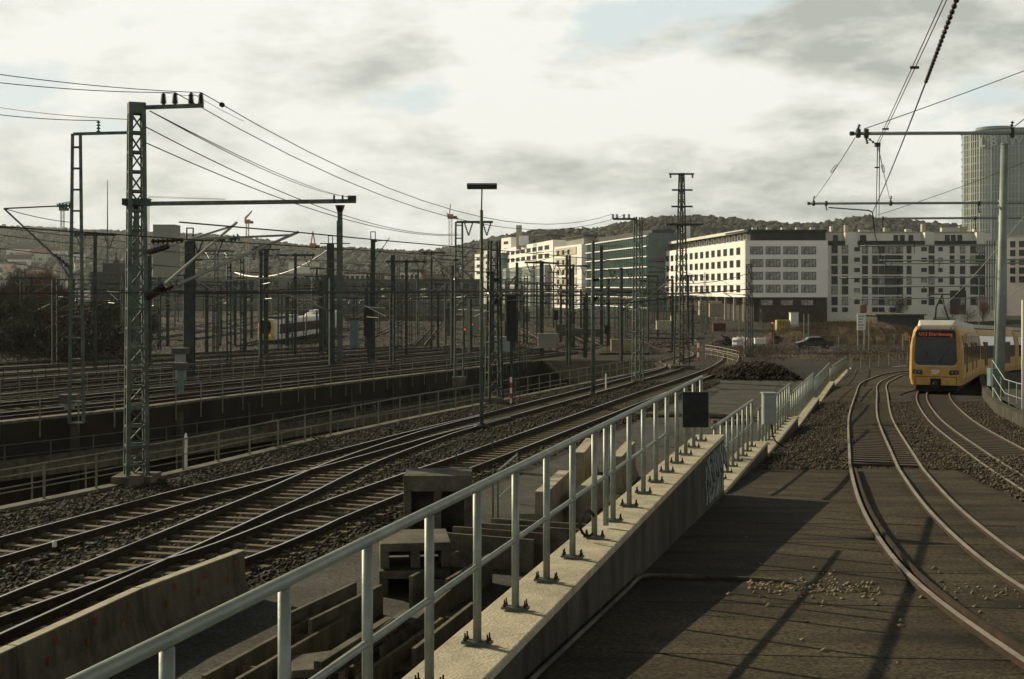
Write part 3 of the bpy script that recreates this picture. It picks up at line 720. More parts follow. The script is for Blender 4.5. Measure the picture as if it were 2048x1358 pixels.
#PART2
# ------------------------------------------------------------------ concrete barriers by the path
def barrier(a, b, h, m, name, label, wt=.16, wb=.42, group=None, anchors=False):
    a = Vector(a); b = Vector(b); d = (b-a); d.z = 0; d.normalize(); n = Vector((d.y, -d.x, 0))
    root = thing(name, label, 'barrier', a, group)
    prof = [(-wb/2, 0), (-wb/2, .08), (-wt/2-.03, .32), (-wt/2, h), (wt/2, h), (wt/2+.03, .32), (wb/2, .08), (wb/2, 0)]
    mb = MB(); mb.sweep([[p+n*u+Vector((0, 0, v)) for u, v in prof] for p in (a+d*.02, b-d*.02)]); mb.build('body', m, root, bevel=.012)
    mb = MB(); mb.sweep([[p+n*u+Vector((0, 0, v)) for u, v in ((-wt/2-.005, h+.001), (-wt/2-.005, h+.02), (wt/2+.005, h+.02), (wt/2+.005, h+.001))] for p in (a+d*.02, b-d*.02)]); mb.build('sunlit_top', 'cap', root)  # paler strip paints in the sunlit top; the sides keep a darker tone
    if anchors:
        ln = (b-a).length
        for k in range(3):
            for zz_ in (.45, .7):
                mb = MB(); c = a+d*(ln*(.2+.3*k)+(zz_-.45))+n*(wt/2+.03)+Vector((0, 0, zz_)); mb.box(c.x-.03, c.x+.03, c.y-.03, c.y+.03, c.z-.06, c.z+.06); mb.build('anchor_plate', 'rust_plate', root)
    return root
e1, e2, e3 = GZ(483, 1104, .86), GZ(276, 1181, .86), GZ(24, 1297, .86)
dirn = (e2-e3)
for i, (a, b) in enumerate(((e2, e1), (e3, e2), (e3-dirn, e3))):
    a = a.copy(); b = b.copy(); a.z = b.z = 0.03
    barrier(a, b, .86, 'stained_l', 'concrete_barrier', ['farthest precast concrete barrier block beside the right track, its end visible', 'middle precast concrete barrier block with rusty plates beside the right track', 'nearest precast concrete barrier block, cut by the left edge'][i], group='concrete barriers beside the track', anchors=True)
# tan barrier blocks standing between the path and the wall
tb = [((1082, 985), (1140, 932), 'tan concrete barrier block nearest the viewer behind the railing'), ((1158, 906), (1186, 872), 'tan concrete barrier block farther back, left of the thick post'),
      ((1150, 990), (1196, 952), 'short tan concrete block right behind the near one'), ((1233, 914), (1272, 872), 'tan concrete barrier block farthest right against the path')]
for (pa, pb, lb), zt_ in zip(tb, (1.1, 1.1, .75, 1.1)):
    a = GZ(*pa, zt_); b = GZ(*pb, zt_); a.z = b.z = .03
    if (b-a).length > 3.6: b = a+(b-a).normalized()*3.6
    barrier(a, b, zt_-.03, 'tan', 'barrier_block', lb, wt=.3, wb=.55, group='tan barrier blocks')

# ------------------------------------------------------------------ stored precast elements below the wall
def oriented(c, rz, tilt=0): return Matrix.Translation(c) @ Matrix.Rotation(rz, 4, 'Z') @ Matrix.Rotation(tilt, 4, 'X')
def u_trough(px, py, ln, rz, label, wd=.62, h=.5, z=.03, m='conc', lift=0.0):
    c = GZ(px, py, z+lift); root = thing('cable_trough', label, 'concrete trough', c, 'stored concrete troughs')
    b = MB(); b.x = oriented(c, rz); t = .08
    b.sweep([[(-wd/2, y, 0), (-wd/2, y, h), (-wd/2+t, y, h), (-wd/2+t, y, t), (wd/2-t, y, t), (wd/2-t, y, h), (wd/2, y, h), (wd/2, y, 0)] for y in (-ln/2, ln/2)])
    b.build('trough', m, root, bevel=.012)
    for q in (-.25, .25):
        b = MB(); b.x = oriented(c, rz); b.box(-wd/2+t+.003, wd/2-t-.003, q*ln, q*ln+.06, t+.002, h*.7); b.build('rib', m, root)
    return root
RW = -.31
u_trough(560, 1335, 3.6, RW, 'long concrete trough lying nearest the viewer beside the asphalt path', h=.38, m='stained_l')
u_trough(668, 1262, 2.6, RW-.05, 'concrete trough stacked next to the near long one, its end standing proud', h=.55)
u_trough(775, 1330, 3.4, RW, 'concrete trough under the railing, second from the path', h=.35, m='stained_l')
u_trough(860, 1290, 3.0, RW+.03, 'concrete trough close under the ramp wall', h=.38, m='stained_l')
u_trough(905, 1190, 2.4, RW-.02, 'tall concrete trough in front of the stacked blocks', wd=.8, h=.6)
u_trough(985, 1130, 2.2, RW+1.5, 'wide concrete trough lying across, close to the ramp wall', wd=.8, h=.7)
u_trough(1075, 1120, 2.4, RW+1.55, 'last cross-lying concrete trough beside the ramp wall', wd=.7, h=.8)
for i, (px, py, ln, zz_) in enumerate(((712, 1275, 2.6, .62), (735, 1280, 2.6, .62), (760, 1262, 2.7, .62), (690, 1330, 2.4, .3), (835, 1215, 2.4, .5), (858, 1210, 2.4, .5))):
    c = GZ(px, py, zz_); root = thing('concrete_beam', ['slim concrete beam on the trough stack, leftmost', 'slim concrete beam on the trough stack, second', 'slim concrete beam on the trough stack, third and longest', 'slim concrete beam lying low at the front of the storage', 'slim concrete beam by the cross beam pile, left one', 'slim concrete beam by the cross beam pile, right one'][i], 'beam', c, 'slim stored beams')
    b = MB(); b.x = oriented(c, RW+.04*(i % 3)); b.box(-.07, .07, -ln/2, ln/2, -.12, 0); b.build('beam', 'conc', root, bevel=.01)
    b = MB(); b.x = oriented(c, RW+.04*(i % 3)); b.box(-.05, .05, -ln/2+.3, -ln/2+.42, -zz_, -.121); b.box(-.05, .05, ln/2-.42, ln/2-.3, -zz_, -.121); b.build('packing', 'timber', root)
def stack(label, px0, px1, pyt, pyb, Y, depth, m, rz=0, slabs=3, cols=2):
    a = P(px0, pyb, Y); b = P(px1, pyt, Y); root = thing('concrete_block_stack', label, 'concrete blocks', ((a.x+b.x)/2, Y, T(Y)))
    zb = T(Y)+.03; zt_ = b.z; w_ = b.x-a.x
    for k in range(slabs):
        z0 = zb+(zt_-zb)*k/slabs; z1 = zb+(zt_-zb)*(k+1)/slabs-.04
        s = MB(); s.x = oriented(Vector(((a.x+b.x)/2, Y+depth/2, 0)), rz+.03*((k % 3)-1))
        sl_ = .38 if slabs == 1 else .16; s.box(-w_/2, w_/2, -depth/2, depth/2, z1-sl_, z1)
        for q in range(cols+1):
            xx = -w_/2+(w_-.18)*q/cols; s.box(xx, xx+.18, -depth/2+.05, depth/2-.05, z0, z1-sl_-.001)
        s.box(-w_/2+.05, w_/2-.05, depth/2-.16, depth/2-.06, z0, z1-sl_-.002)
        s.build('block', m, root, bevel=.012)
stack('portal shaped concrete blocks with two dark openings, beside the right track', 806, 942, 948, 1060, 30.0, 1.3, 'conc', .05, 1, 2)
stack('stack of channel blocks in the middle of the storage', 752, 893, 1082, 1190, 24.3, 1.4, 'conc', .12, 2, 2)
stack('stack of concrete channel blocks farther back, under the gate', 905, 1010, 1075, 1150, 27.0, 1.2, 'conc', -.1, 2, 2)
stack('narrow dark concrete blocks near the ramp wall', 1030, 1075, 1040, 1110, 28.5, 1.0, 'stained_l', .1, 1, 1)
c = GZ(652, 1320, .32); sb = thing('concrete_slab', 'flat concrete slab with a chipped edge lying in front of the long trough', 'slab', c)
b = MB(); b.x = oriented(c, .25); b.prism([(-.55, -.42), (.5, -.45), (.6, .35), (.1, .5), (-.5, .38)], -.12, 0); b.build('slab', 'conc', sb, bevel=.015)
b = MB(); b.x = oriented(c, .25); b.box(-.4, .4, -.3, .3, -.29, -.121); b.build('packing', 'timber', sb)
# gate and hand rail
gt = thing('gate', 'thin double gate post with a slanting hand rail beside the path', 'gate', GZ(992, 1052))
for px in (986, 996, 1034):
    p = GZ(px, 1052 if px < 1030 else 1010); b = MB(); b.box(p.x-.025, p.x+.025, p.y-.025, p.y+.025, 0, 1.45); b.build('post', 'galv', gt)
b = MB(); p = GZ(996, 1052); q = GZ(1034, 1010); b.tube([p+Vector((0, 0, 1.4)), q+Vector((0, 0, 1.4))], .025, 8); b.tube([p+Vector((0, 0, .7)), q+Vector((0, 0, .7))], .02, 8); b.build('rail', 'galv', gt)
b = MB(); p0 = GZ(829, 945, .2); p1 = GZ(985, 895, .2); b.tube([p0+Vector((0, 0, .5)), p0.lerp(p1, .5)+Vector((0, 0, .62)), p1+Vector((0, 0, .55))], .02, 6)
wr = thing('signal_wire_run', 'thin signal wire run on short stakes beside the right track', 'wire run', p0); b.build('wire', 'mast', wr)
for t in (0, .5, 1):
    p = p0.lerp(p1, t); b = MB(); b.box(p.x-.025, p.x+.025, p.y-.025, p.y+.025, -.05, .72 if t == .5 else .8); b.build('stake', 'mast', wr)
# planks on the pavement
for i, (px, py, ln, rz) in enumerate(((1300, 830, 1.7, 1.2), (1325, 829, 1.3, 1.5), (1455, 832, 2.0, 1.45), (1460, 845, 1.6, 1.6))):
    c = GZ(px, py, .08); b = MB(); b.x = oriented(c, rz); b.box(-.12, .12, -ln/2, ln/2, 0, .12); b.box(-.4, -.2, -ln/2+.1, ln/2-.2, 0, .10)
    tag(b.build('timber_beams', 'timber'), ['old timber beams on the asphalt seen through the railing, left pair', 'old timber beams on the asphalt seen through the railing, right pair', 'timber beams beyond the far end of the near railing, upper pair', 'timber beams beyond the far end of the near railing, lower pair'][i], 'timber', 'timber on the asphalt')

# ------------------------------------------------------------------ overhead line masts
def lattice(root, base, h, wb, wt, panel, leg=.09, lace=.035, rz=0.0, m='mast', faces=4, flat=False):
    base = Vector(base); Rm = Matrix.Rotation(rz, 3, 'Z')
    def cpt(i, z):
        w_ = wb+(wt-wb)*z/h; dx = (-1, 1, 1, -1)[i]*w_/2; dy = (-1, -1, 1, 1)[i]*w_/2*(.35 if flat else 1)
        return base+Rm @ Vector((dx, dy, 0))+Vector((0, 0, z))
    for i in range(4):
        b = MB(); b.bar(cpt(i, 0), cpt(i, h), leg, leg, up=tuple(Rm @ Vector((1, 0, 0)))); b.build('leg', m, root)
    b = MB(); z = 0; k = 0
    while z < h-.05:
        z1 = min(h, z+panel)
        for i in range(4):
            j = (i+1) % 4
            if flat and i in (1, 3): continue
            b.bar(cpt(i, z), cpt(j, z), lace*(2.2 if flat else 1.4), lace)
            if flat: continue
            if k % 2: b.bar(cpt(i, z), cpt(j, z1), lace, lace*.6)
            else: b.bar(cpt(j, z), cpt(i, z1), lace, lace*.6)
        z = z1; k += 1
    b.build('bracing', m, root)
    return cpt
def insulator(mb, a, b, r=.07, ribs=7, mi=0):
    prof = [(0, r*.35)]
    for k in range(ribs):
        t = (k+.5)/ribs; d = .3/ribs; prof += [(t-d, r*.4), (t-d*.2, r), (t+d*.2, r), (t+d, r*.4)]
    prof += [(1, r*.35)]; mb.lathe(a, b, prof, 7, mi)
def cantilever(root, at, tip, drop, hang=None, r=.035, ins='insul', m='tube'):
    # upper tube from the mast to the tip, diagonal tube from below, insulators at both roots, steady arm
    at = Vector(at); tip = Vector(tip); lo = at-Vector((0, 0, drop)); d1 = (tip-at); d2 = (tip-lo)
    b = MB(); b.tube([at+d1*.28, tip], r*.8, 6); b.build('top_tube', m, root)
    b = MB(); b.tube([lo+d2*.22, tip+d2.normalized()*.25], r, 6); b.build('bracket_tube', m, root)
    b = MB(); insulator(b, at+d1*.04, at+d1*.26, r*2.2); b.build('insulator', ins, root)
    b = MB(); insulator(b, lo+d2*.03, lo+d2*.2, r*2.4); b.build('insulator', ins, root)
    if hang:
        s = lo.lerp(tip, .55); b = MB(); b.tube([s, s+Vector((0, 0, -.55)), s+Vector(hang)+Vector((0, 0, -.45))], r*.45, 5); b.build('steady_arm', m, root)
def footing(root, base, w_, h=.35, m='conc'):
    b = MB(); b.box(base[0]-w_/2, base[0]+w_/2, base[1]-w_/2, base[1]+w_/2, base[2]-.4, base[2]+h); b.build('footing', m, root)

# the big lattice mast by the front railing
m1 = GZ(273, 968, 0); H1 = EYE+(578-206)*m1.y/F
M1 = thing('lattice_mast', 'tall grey lattice mast with four insulators on its top arm, beside the front railing', 'mast', m1)
lattice(M1, m1, H1-.35, .58, .38, .60, leg=.125, lace=.075, rz=.42)
b = MB(); b.x = Matrix.Translation(m1) @ Matrix.Rotation(.42, 4, 'Z'); b.box(-.25, .25, -.25, .25, H1-.35, H1); b.build('cap', 'mast', M1)
footing(M1, m1, 1.2, .3)
b = MB(); b.box(m1.x+.10, m1.x+.42, m1.y-1.1, m1.y-.65, 0, .42); b.build('connection_box', 'conc', M1)
arm_a = P(286, 215, m1.y); arm_b = P(407, 211, m1.y)
b = MB(); b.bar(arm_a, arm_b, .10, .12); b.build('top_arm', 'mast', M1)
ins_top = []
for px in (327, 350, 382, 402):
    a = P(px, 211, m1.y); t = P(px, 185, m1.y); b = MB(); d__ = t-a; b.lathe(a+Vector((0, 0, .03)), t, [(0, .05)]+[(k_/12+q_, r_*(1-.35*k_/12)) for k_ in range(1, 11) for q_, r_ in ((0, .055), (.02, .105), (.045, .105), (.065, .055))]+[(1, .03)], 8); b.build('insulator', 'insul', M1); ins_top.append(t)
b = MB(); b.box(m1.x-.36, m1.x+.36, m1.y-.30, m1.y+.30, P(0, 411, m1.y).z, P(0, 398, m1.y).z); b.build('clamp_collar', 'mast_dark', M1)
cantilever(M1, P(290, 483, m1.y), P(583, 470, m1.y+1), 1.75, (1.6, 0, 0), r=.05, ins='insul')
cantilever(M1, P(288, 600, m1.y-.6)+Vector((0, 0, 1.4)), P(465, 452, m1.y+3), 1.45, None, r=.045)
b = MB(); insulator(b, P(458, 479, m1.y), P(480, 474, m1.y), .13, 3); b.build('insulator', 'insul_g', M1)

# left lattice pole with side arm and bracket
m2 = Vector(((153-1024)*56/F, 56, 0)); H2 = EYE+(578-268)*56/F
M2 = thing('lattice_mast', 'slim ladder-like lattice mast with a horizontal side arm, left of the big one', 'mast', m2)
lattice(M2, m2, H2, .62, .34, .95, leg=.095, lace=.07, rz=.1, flat=True)
b = MB(); b.bar(P(147, 268, 56), P(262, 265, 56), .10, .13); b.build('side_arm', 'mast', M2)
b = MB(); insulator(b, P(197, 266, 56), P(197, 241, 56), .10, 4); b.build('insulator', 'insul_g', M2)
b = MB(); b.tube([P(117, 412, 56), P(8, 417, 55)], .035, 6); b.build('top_tube', 'mast', M2)
b = MB(); b.tube([P(8, 417, 55), P(110, 512, 55.6)], .045, 6); b.build('bracket_tube', 'mast', M2)
b = MB(); insulator(b, P(143, 412, 56), P(116, 411, 56), .13, 4); b.build('insulator', 'insul_g', M2)
b = MB(); insulator(b, P(142, 538, 56), P(108, 508, 55.7), .12, 5); b.build('insulator', 'insul', M2)
b = MB(); b.bar(P(112, 512, 55.6), P(142, 560, 56), .05); b.build('stay', 'mast', M2)

# portal gantry beyond the cutting
Yg = 112.0; zg = P(0, 406, Yg).z
G = thing('gantry', 'wide portal gantry whose beam spans behind the big lattice mast', 'gantry', (P(680, 0, Yg).x, Yg, T(Yg)))
b = MB(); b.bar(P(250, 408, Yg), P(712, 402, Yg), .34, .36); b.build('beam', 'mast', G)
for px in (273, 680):
    p = P(px, 406, Yg); b = MB(); b.box(p.x-.2, p.x+.2, Yg-.2, Yg+.2, T(Yg)-.2, zg-.2); b.box(p.x-.27, p.x+.27, Yg-.23, Yg-.201, T(Yg)-.2, zg-1.6); b.build('post', 'mast', G)
    b = MB(); b.sweep([[(p.x-.22, Yg-.2, zg-.8), (p.x+.22, Yg-.2, zg-.8), (p.x+.22, Yg+.2, zg-.8), (p.x-.22, Yg+.2, zg-.8)], [(p.x-.42, Yg-.2, zg-.19), (p.x+.42, Yg-.2, zg-.19), (p.x+.42, Yg+.2, zg-.19), (p.x-.42, Yg+.2, zg-.19)]]); b.build('bracket', 'mast', G)
b = MB(); p = P(704, 397, Yg); b.box(p.x-.35, p.x+.35, Yg-.3, Yg+.3, p.z-.2, p.z+.25); b.build('tension_clamp', 'mast_dark', G)
for px in (669, 686): 
    p = P(px, 402, Yg); b = MB(); b.box(p.x-.08, p.x+.08, Yg-.35, Yg-.19, p.z-.2, p.z+.5); b.build('bolt', 'mast_dark', G)

# masts of their own design in the middle of the yard
def hmast(label, px, top, base_py=None, Y=None, w_=.42, kind='h', arms=(), m='mast_dark', name='catenary_mast', frame=True, wt=None, group=None):
    if Y is None:
        p = GT(px, base_py)
    else: p = ground_at(px, Y)
    h = (EYE+(HZ-top)*p.y/F)-p.z
    r = thing(name, label, 'mast', p, group)
    if kind == 'h':
        b = MB(); t = w_*.16
        b.box(p.x-w_/2, p.x+w_/2, p.y-w_*.4, p.y-w_*.4+t, p.z-.3, p.z+h); b.box(p.x-w_/2, p.x+w_/2, p.y+w_*.4-t, p.y+w_*.4, p.z-.3, p.z+h)
        b.box(p.x-t/2, p.x+t/2, p.y-w_*.4+t, p.y+w_*.4-t, p.z-.3, p.z+h); b.build('post', m, r)
    elif kind == 'l': lattice(r, p, h, w_*1.15, (wt or w_*.75), max(.7, w_*1.3), leg=w_*.17, lace=w_*.085, rz=.3, m=m)
    elif kind == 'f': lattice(r, p, h, w_*1.1, (wt or w_*.8), .9, leg=w_*.2, lace=w_*.12, rz=.15, m=m, flat=True)
    elif kind == 't':
        b = MB(); b.tube([p-Vector((0, 0, .3)), p+Vector((0, 0, h))], w_/2, 10, r2=w_/2*.7); b.build('post', m, r, smooth=True)
    footing(r, p, w_*1.6, .3)
    for a in arms:
        t = a[0]
        if t == 'v':           # cross arm with two hanging V insulators
            x0, x1, py = a[1:]; A_, B_ = P(x0, py, p.y), P(x1, py, p.y)
            b = MB(); b.bar(A_, B_, .12, .16); b.build('cross_arm', m, r)
            for xc in a_v(x0, x1, px):
                hw = (x1-x0)*.11
                for s in (-1, 1):
                    b = MB(); insulator(b, P(xc+s*hw, py+2, p.y), P(xc, py+27*87/p.y, p.y), .08, 7); b.build('insulator', 'insul', r)
        elif t == 'c':         # cantilever: (side, reach px, top py, drop m)
            s, reach, py, drop = a[1:]
            at = P(px, py, p.y); tip = P(px+s*reach, py-3, p.y-.8); cantilever(r, at, tip, drop, (s*.9, -.2, 0), r=.045, m='tube_d')
        elif t == 'i':         # arm with pin insulators
            x0, x1, py, xs = a[1:]; b = MB(); b.bar(P(x0, py, p.y), P(x1, py, p.y), .11, .14); b.build('top_arm', m, r)
            for q in xs: b = MB(); insulator(b, P(q, py, p.y), P(q, py-10*81/p.y, p.y), .11, 6); b.build('insulator', 'insul', r)
        elif t == 'f':         # little frame on top
            b = MB(); z = P(0, top, p.y).z
            for s in (-1, 1): b.box(p.x+s*.22-.04, p.x+s*.22+.04, p.y-.04, p.y+.04, z, z+.75)
            b.box(p.x-.26, p.x+.26, p.y-.04, p.y+.04, z+.75, z+.83); b.build('top_frame', m, r)
        elif t == 'p':         # horizontal plain arm
            x0, x1, py = a[1:]; b = MB(); b.bar(P(x0, py, p.y), P(x1, py, p.y), .09, .10); b.build('cross_arm', m, r)
    return r
def a_v(x0, x1, px):
    w_ = x1-x0
    return (x0+w_*.33, x0+w_*.83)
MT['tube_d'] = mat('tube_weathered', (.20, .21, .18), .5, .4, var=.2)
hmast('broad dark mast with a small frame on top, right of the big lattice mast', 380, 479, 762, w_=.62, arms=[('f',), ('v', 370, 450, 480), ('c', 1, 95, 520, 1.4)])
hmast('slim lattice mast with V-shaped insulators behind the broad dark one', 433, 500, 708, w_=.42, kind='f', arms=[('v', 395, 470, 502)])
hmast('dark mast standing right in front of the parked train', 532, 497, 712, w_=.46, arms=[('v', 505, 560, 499), ('c', 1, 52, 512, 1.6)])
hmast('thick dark mast beside the gantry post, with a little frame on top', 661, 487, 717, w_=.70, arms=[('f',), ('p', 640, 700, 487), ('c', 1, 60, 500, 1.3)])
hmast('dark mast with a long slanting insulated bracket, right of the gantry post', 746, 480, 724, w_=.42, arms=[('f',), ('c', -1, 46, 530, .2), ('c', 1, 30, 483, 2.0)])
hmast('left one of a close pair of dark masts in the middle of the yard', 786, 510, 716, w_=.44, arms=[('c', -1, 60, 560, 1.2)])
hmast('right one of a close pair of dark masts in the middle of the yard', 797, 512, 700, w_=.40, kind='f')
hmast('mast with a narrow cap in front of the rounded hill gap', 828, 499, 692, w_=.36, kind='f', arms=[('p', 816, 842, 502), ('c', 1, 36, 520, 1.8)])
hmast('mast with a long slanting stay crossing to its right', 849, 518, 680, w_=.4, kind='f', arms=[('c', 1, 64, 560, 1.6)])
hmast('slender mast left of the lattice T mast', 876, 585, 700, w_=.3, kind='h')
hmast('lattice mast with a T arm and two V insulators, beside the lamp pole', 918, 444, 762, w_=.56, kind='f', arms=[('v', 913, 986, 444), ('c', -1, 48, 520, 1.6)], m='mast')
hmast('wide lattice mast immediately right of the lamp pole', 988, 482, 806, w_=.62, kind='l', arms=[('c', 1, 40, 560, 1.3), ('c', -1, 60, 545, 1.3)])
hmast('thin tall mast between the signal board and the white office buildings', 1034, 525, 690, w_=.44, kind='h', arms=[('c', -1, 30, 560, 1.0)])
hmast('mast with a long gently curved bracket in front of the white offices', 1070, 486, 690, w_=.4, kind='f', arms=[('c', -1, 36, 540, 1.3), ('c', 1, 70, 505, 1.6)])
hmast('short mast on a pale footing in front of the beige office front', 1144, 536, 668, w_=.62, kind='h', arms=[('p', 1128, 1160, 538)])
hmast('slim round steel mast at the edge of the front track bed', 1186, 482, 797, w_=.26, kind='t', m='mast', arms=[('c', 1, 46, 560, 1.2)])
hmast('dark mast behind the slim round one, before the green glass front', 1203, 490, 690, w_=.5, kind='h', arms=[('p', 1196, 1246, 492)])
hmast('grey mast with four pin insulators on an arm, before the green office', 1276, 434, 769, w_=.5, kind='l', m='mast', arms=[('i', 1226, 1272, 438, (1226, 1234, 1248, 1258)), ('c', 1, 66, 562, 1.6)])
hmast('lattice mast in front of the dark pillars of the white corner house', 1410, 545, 668, w_=.4, kind='f', arms=[('c', -1, 44, 588, 1.3)])
hmast('lattice mast in front of the corner of the white corner house', 1498, 528, 714, w_=.55, kind='l', arms=[('c', -1, 48, 590, 1.2)])
hmast('thin mast just left of the corner house pillars', 1345, 560, 704, w_=.3, kind='h', arms=[('c', -1, 60, 575, 1.5)])

# electricity pylon with two small cross arms
p = GT(1363, 738); Y = p.y; hp = EYE+(HZ-346)*Y/F-p.z
PY = thing('pylon', 'tallest slender lattice pylon with short cross arms and a platform', 'pylon', p)
lattice(PY, p, hp, .95, .28, .9, leg=.10, lace=.045, rz=.4, m='mast_dark')
for py, x0, x1 in ((348, 1338, 1388), (380, 1344, 1385), (413, 1343, 1385)):
    b = MB(); b.bar(P(x0, py, Y), P(x1, py, Y), .12, .14); b.build('cross_arm', 'mast_dark', PY)
for px in (1341, 1385):
    b = MB(); insulator(b, P(px, 348, Y), P(px, 356, Y), .12, 4); b.build('insulator', 'insul', PY)
b = MB(); q0, q1 = P(1331, 449, Y), P(1404, 444, Y); b.box(q0.x, q1.x, Y-.5, Y+.5, q0.z-.06, q0.z+.06); b.tube([q0+Vector((0, 0, .6)), q1+Vector((0, 0, .6))], .015, 5)
for k in range(7): x = q0.x+(q1.x-q0.x)*k/6; b.box(x-.015, x+.015, Y-.5, Y-.47, q0.z, q0.z+.6)
b.build('platform', 'mast_dark', PY)
footing(PY, p, 2.0)

# lamp pole with box lamp head
p = GZ(963, 862); LPm = thing('lamp_pole', 'tall lamp pole with a wide rectangular lamp head, beside the front tracks', 'lamp pole', p)
b = MB(); b.tube([p, P(963, 420, p.y)], .085, 10, r2=.07); b.build('lower_pole', 'mast', LPm, smooth=True)
b = MB(); b.tube([P(963, 420, p.y), P(964, 376, p.y)], .03, 8); b.build('upper_pole', 'mast', LPm, smooth=True)
b = MB(); A_, B_ = P(934, 378, p.y), P(994, 367, p.y); b.box(A_.x, B_.x, p.y-.2, p.y+.2, A_.z, B_.z); b.build('lamp_head', 'black', LPm, bevel=.03)
b = MB(); b.box(A_.x+.04, B_.x-.04, p.y-.203, p.y-.2005, B_.z-.06, B_.z-.035); b.build('trim', 'galv', LPm)
b = MB(); b.lathe((p.x, p.y, -.05), (p.x, p.y, .35), [(0, .4), (.7, .32), (1, .1)], 12); b.build('footing', 'black', LPm)

# signals
def signal(label, px, top, bot, Y, wpx, name='railway_signal'):
    p = ground_at(px, Y); r = thing(name, label, 'signal', p); A_ = P(px-wpx/2, bot, Y); B_ = P(px+wpx/2, top, Y)
    b = MB(); b.box(A_.x, B_.x, Y-.25, Y-.05, A_.z, B_.z); b.build('signal_board', 'black', r, bevel=.02)
    b = MB(); b.box(p.x-.08, p.x+.08, Y-.08, Y+.08, p.z-.2, A_.z+.3); b.build('post', 'mast_dark', r)
    for k in range(3):
        z = A_.z+(B_.z-A_.z)*(.3+.2*k); b = MB(); b.lathe((p.x, Y-.26, z), (p.x, Y-.42, z+.02), [(0, .09), (1, .11)], 8); b.build('lens_hood', 'black', r)
    b = MB(); b.box(p.x+.12, p.x+.16, Y, Y+.05, p.z, B_.z); b.box(p.x+.42, p.x+.46, Y, Y+.05, p.z, B_.z)
    for k in range(9): z = p.z+.4*k; b.box(p.x+.161, p.x+.419, Y+.01, Y+.04, z, z+.03)
    b.build('ladder', 'mast_dark', r)
    return r
signal('tall black signal board beside the wide lattice mast', 1023, 590, 682, 66, 20)
signal('black signal board in the middle of the yard, left of the double mast', 738, 615, 672, 118, 20)
signal('small black signal before the pale wall, in the right half of the yard', 1214, 650, 668, 150, 10)
signal('small black signal on the left, behind the cutting railing', 905, 625, 650, 170, 10)
signal('small black signal among masts below the beige office', 1112, 620, 640, 160, 9)
b = MB(); p = ground_at(1022, 66); mk = thing('marker_post', 'red and white banded marker post at the foot of the signal board', 'marker post', p)
for k in range(5):
    b = MB(); b.tube([(p.x, 65.5, p.z+.28*k), (p.x, 65.5, p.z+.28*(k+1))], .06, 8); b.build('band', 'red' if k % 2 else 'signw', mk)
for i, (px, py) in enumerate(((1397, 723), (1489, 706))):
    p = GT(px, py); mk = thing('marker_post', ['red and white marker post where the right track bends away', 'red and white marker post left of the heap'][i], 'marker post', p)
    for k in range(4):
        b = MB(); b.tube([(p.x, p.y, p.z+.45*k), (p.x, p.y, p.z+.45*(k+1))], .09, 8); b.build('band', 'signw' if k % 2 else 'red', mk)
p = GT(1081, 712); Y = p.y; sg = thing('number_sign', 'small white number plate on a thin post above the front railing', 'sign', p)
b = MB(); b.box(p.x-.03, p.x+.03, Y-.03, Y+.03, p.z, P(0, 686, Y).z); b.build('post', 'mast', sg)
b = MB(); A_, B_ = P(1077, 696, Y), P(1086, 685, Y); b.box(A_.x, B_.x, Y-.06, Y-.031, A_.z, B_.z); pl_ = b.build('plate', 'signw', sg)
me = text_mesh('6', .6, .01, .01); me.materials.append(MT['black']); t = child(sg, me, 'numeral', ((A_.x+B_.x)/2-p.x, -.075, (A_.z+B_.z)/2-p.z)); t.rotation_euler = (PI/2, 0, 0)
# stakes near the tracks
for i, (px, py, hh) in enumerate(((109, 1112, .35), (372, 942, 1.25), (1287, 752, .9), (1212, 780, 1.0))):
    p = GZ(px, py); st = thing('track_stake', ['short pale stake in the gravel between the two left tracks', 'white wrapped stake against the front railing', 'pale round stake right of the four-insulator mast', 'thin pale stake between the right tracks'][i], 'stake', p)
    b = MB(); b.lathe(p, p+Vector((0, 0, hh*.6)), [(0, .05), (1, .045)], 8); b.build('shaft', 'rust' if i == 0 else 'signw', st)
    b = MB(); b.lathe(p+Vector((0, 0, hh*.6)), p+Vector((0, 0, hh)), [(0, .055), (.8, .05), (1, .02)], 8); b.build('tip', 'signw', st)

# rows of distant masts
def far_proto(kind):
    r = thing('catenary_mast', 'distant catenary mast', 'mast', (0, 0, 0)); h = 9.0
    b = MB()
    if kind == 0:
        b.box(-.17, .17, -.15, .15, 0, h)
    elif kind == 1:
        b.box(-.26, -.14, -.1, .1, 0, h); b.box(.14, .26, -.1, .1, 0, h)
        for k in range(11): b.box(-.139, .139, -.06, .06, .5+k*.8, .62+k*.8)
    else:
        b.box(-.14, .14, -.14, .14, 0, h+1.5)
    b.build('post', 'mast_dark', r)
    if kind == 2:
        b = MB(); b.box(-2.2, 2.2, -.08, .08, h+1.2, h+1.4); b.build('cross_arm', 'mast_dark', r)
        for x in (-1.5, 1.5):
            for q in (-.5, .5): b = MB(); insulator(b, (x+q, 0, h+1.2), (x, 0, h+.2), .09, 5); b.build('insulator', 'insul', r)
    s = 1 if kind != 1 else -1
    b = MB(); b.tube([(0, 0, 7.1), (s*2.9, -.3, 7.25)], .045, 5); b.tube([(0, 0, 5.7), (s*3.2, -.3, 7.45)], .055, 5); b.tube([(s*1.5, -.2, 6.5), (s*1.5, -.2, 5.9), (s*3.0, -.2, 5.95)], .03, 5); b.build('bracket', 'tube_d', r)
    b = MB(); insulator(b, (s*.15, 0, 7.12), (s*.75, -.1, 7.15), .10, 4); b.build('insulator', 'insul', r); b = MB(); insulator(b, (s*.15, 0, 5.8), (s*.7, -.1, 6.1), .10, 4); b.build('insulator', 'insul', r)
    register(r); return r
protos = [far_proto(i) for i in range(3)]
used = [False]*3
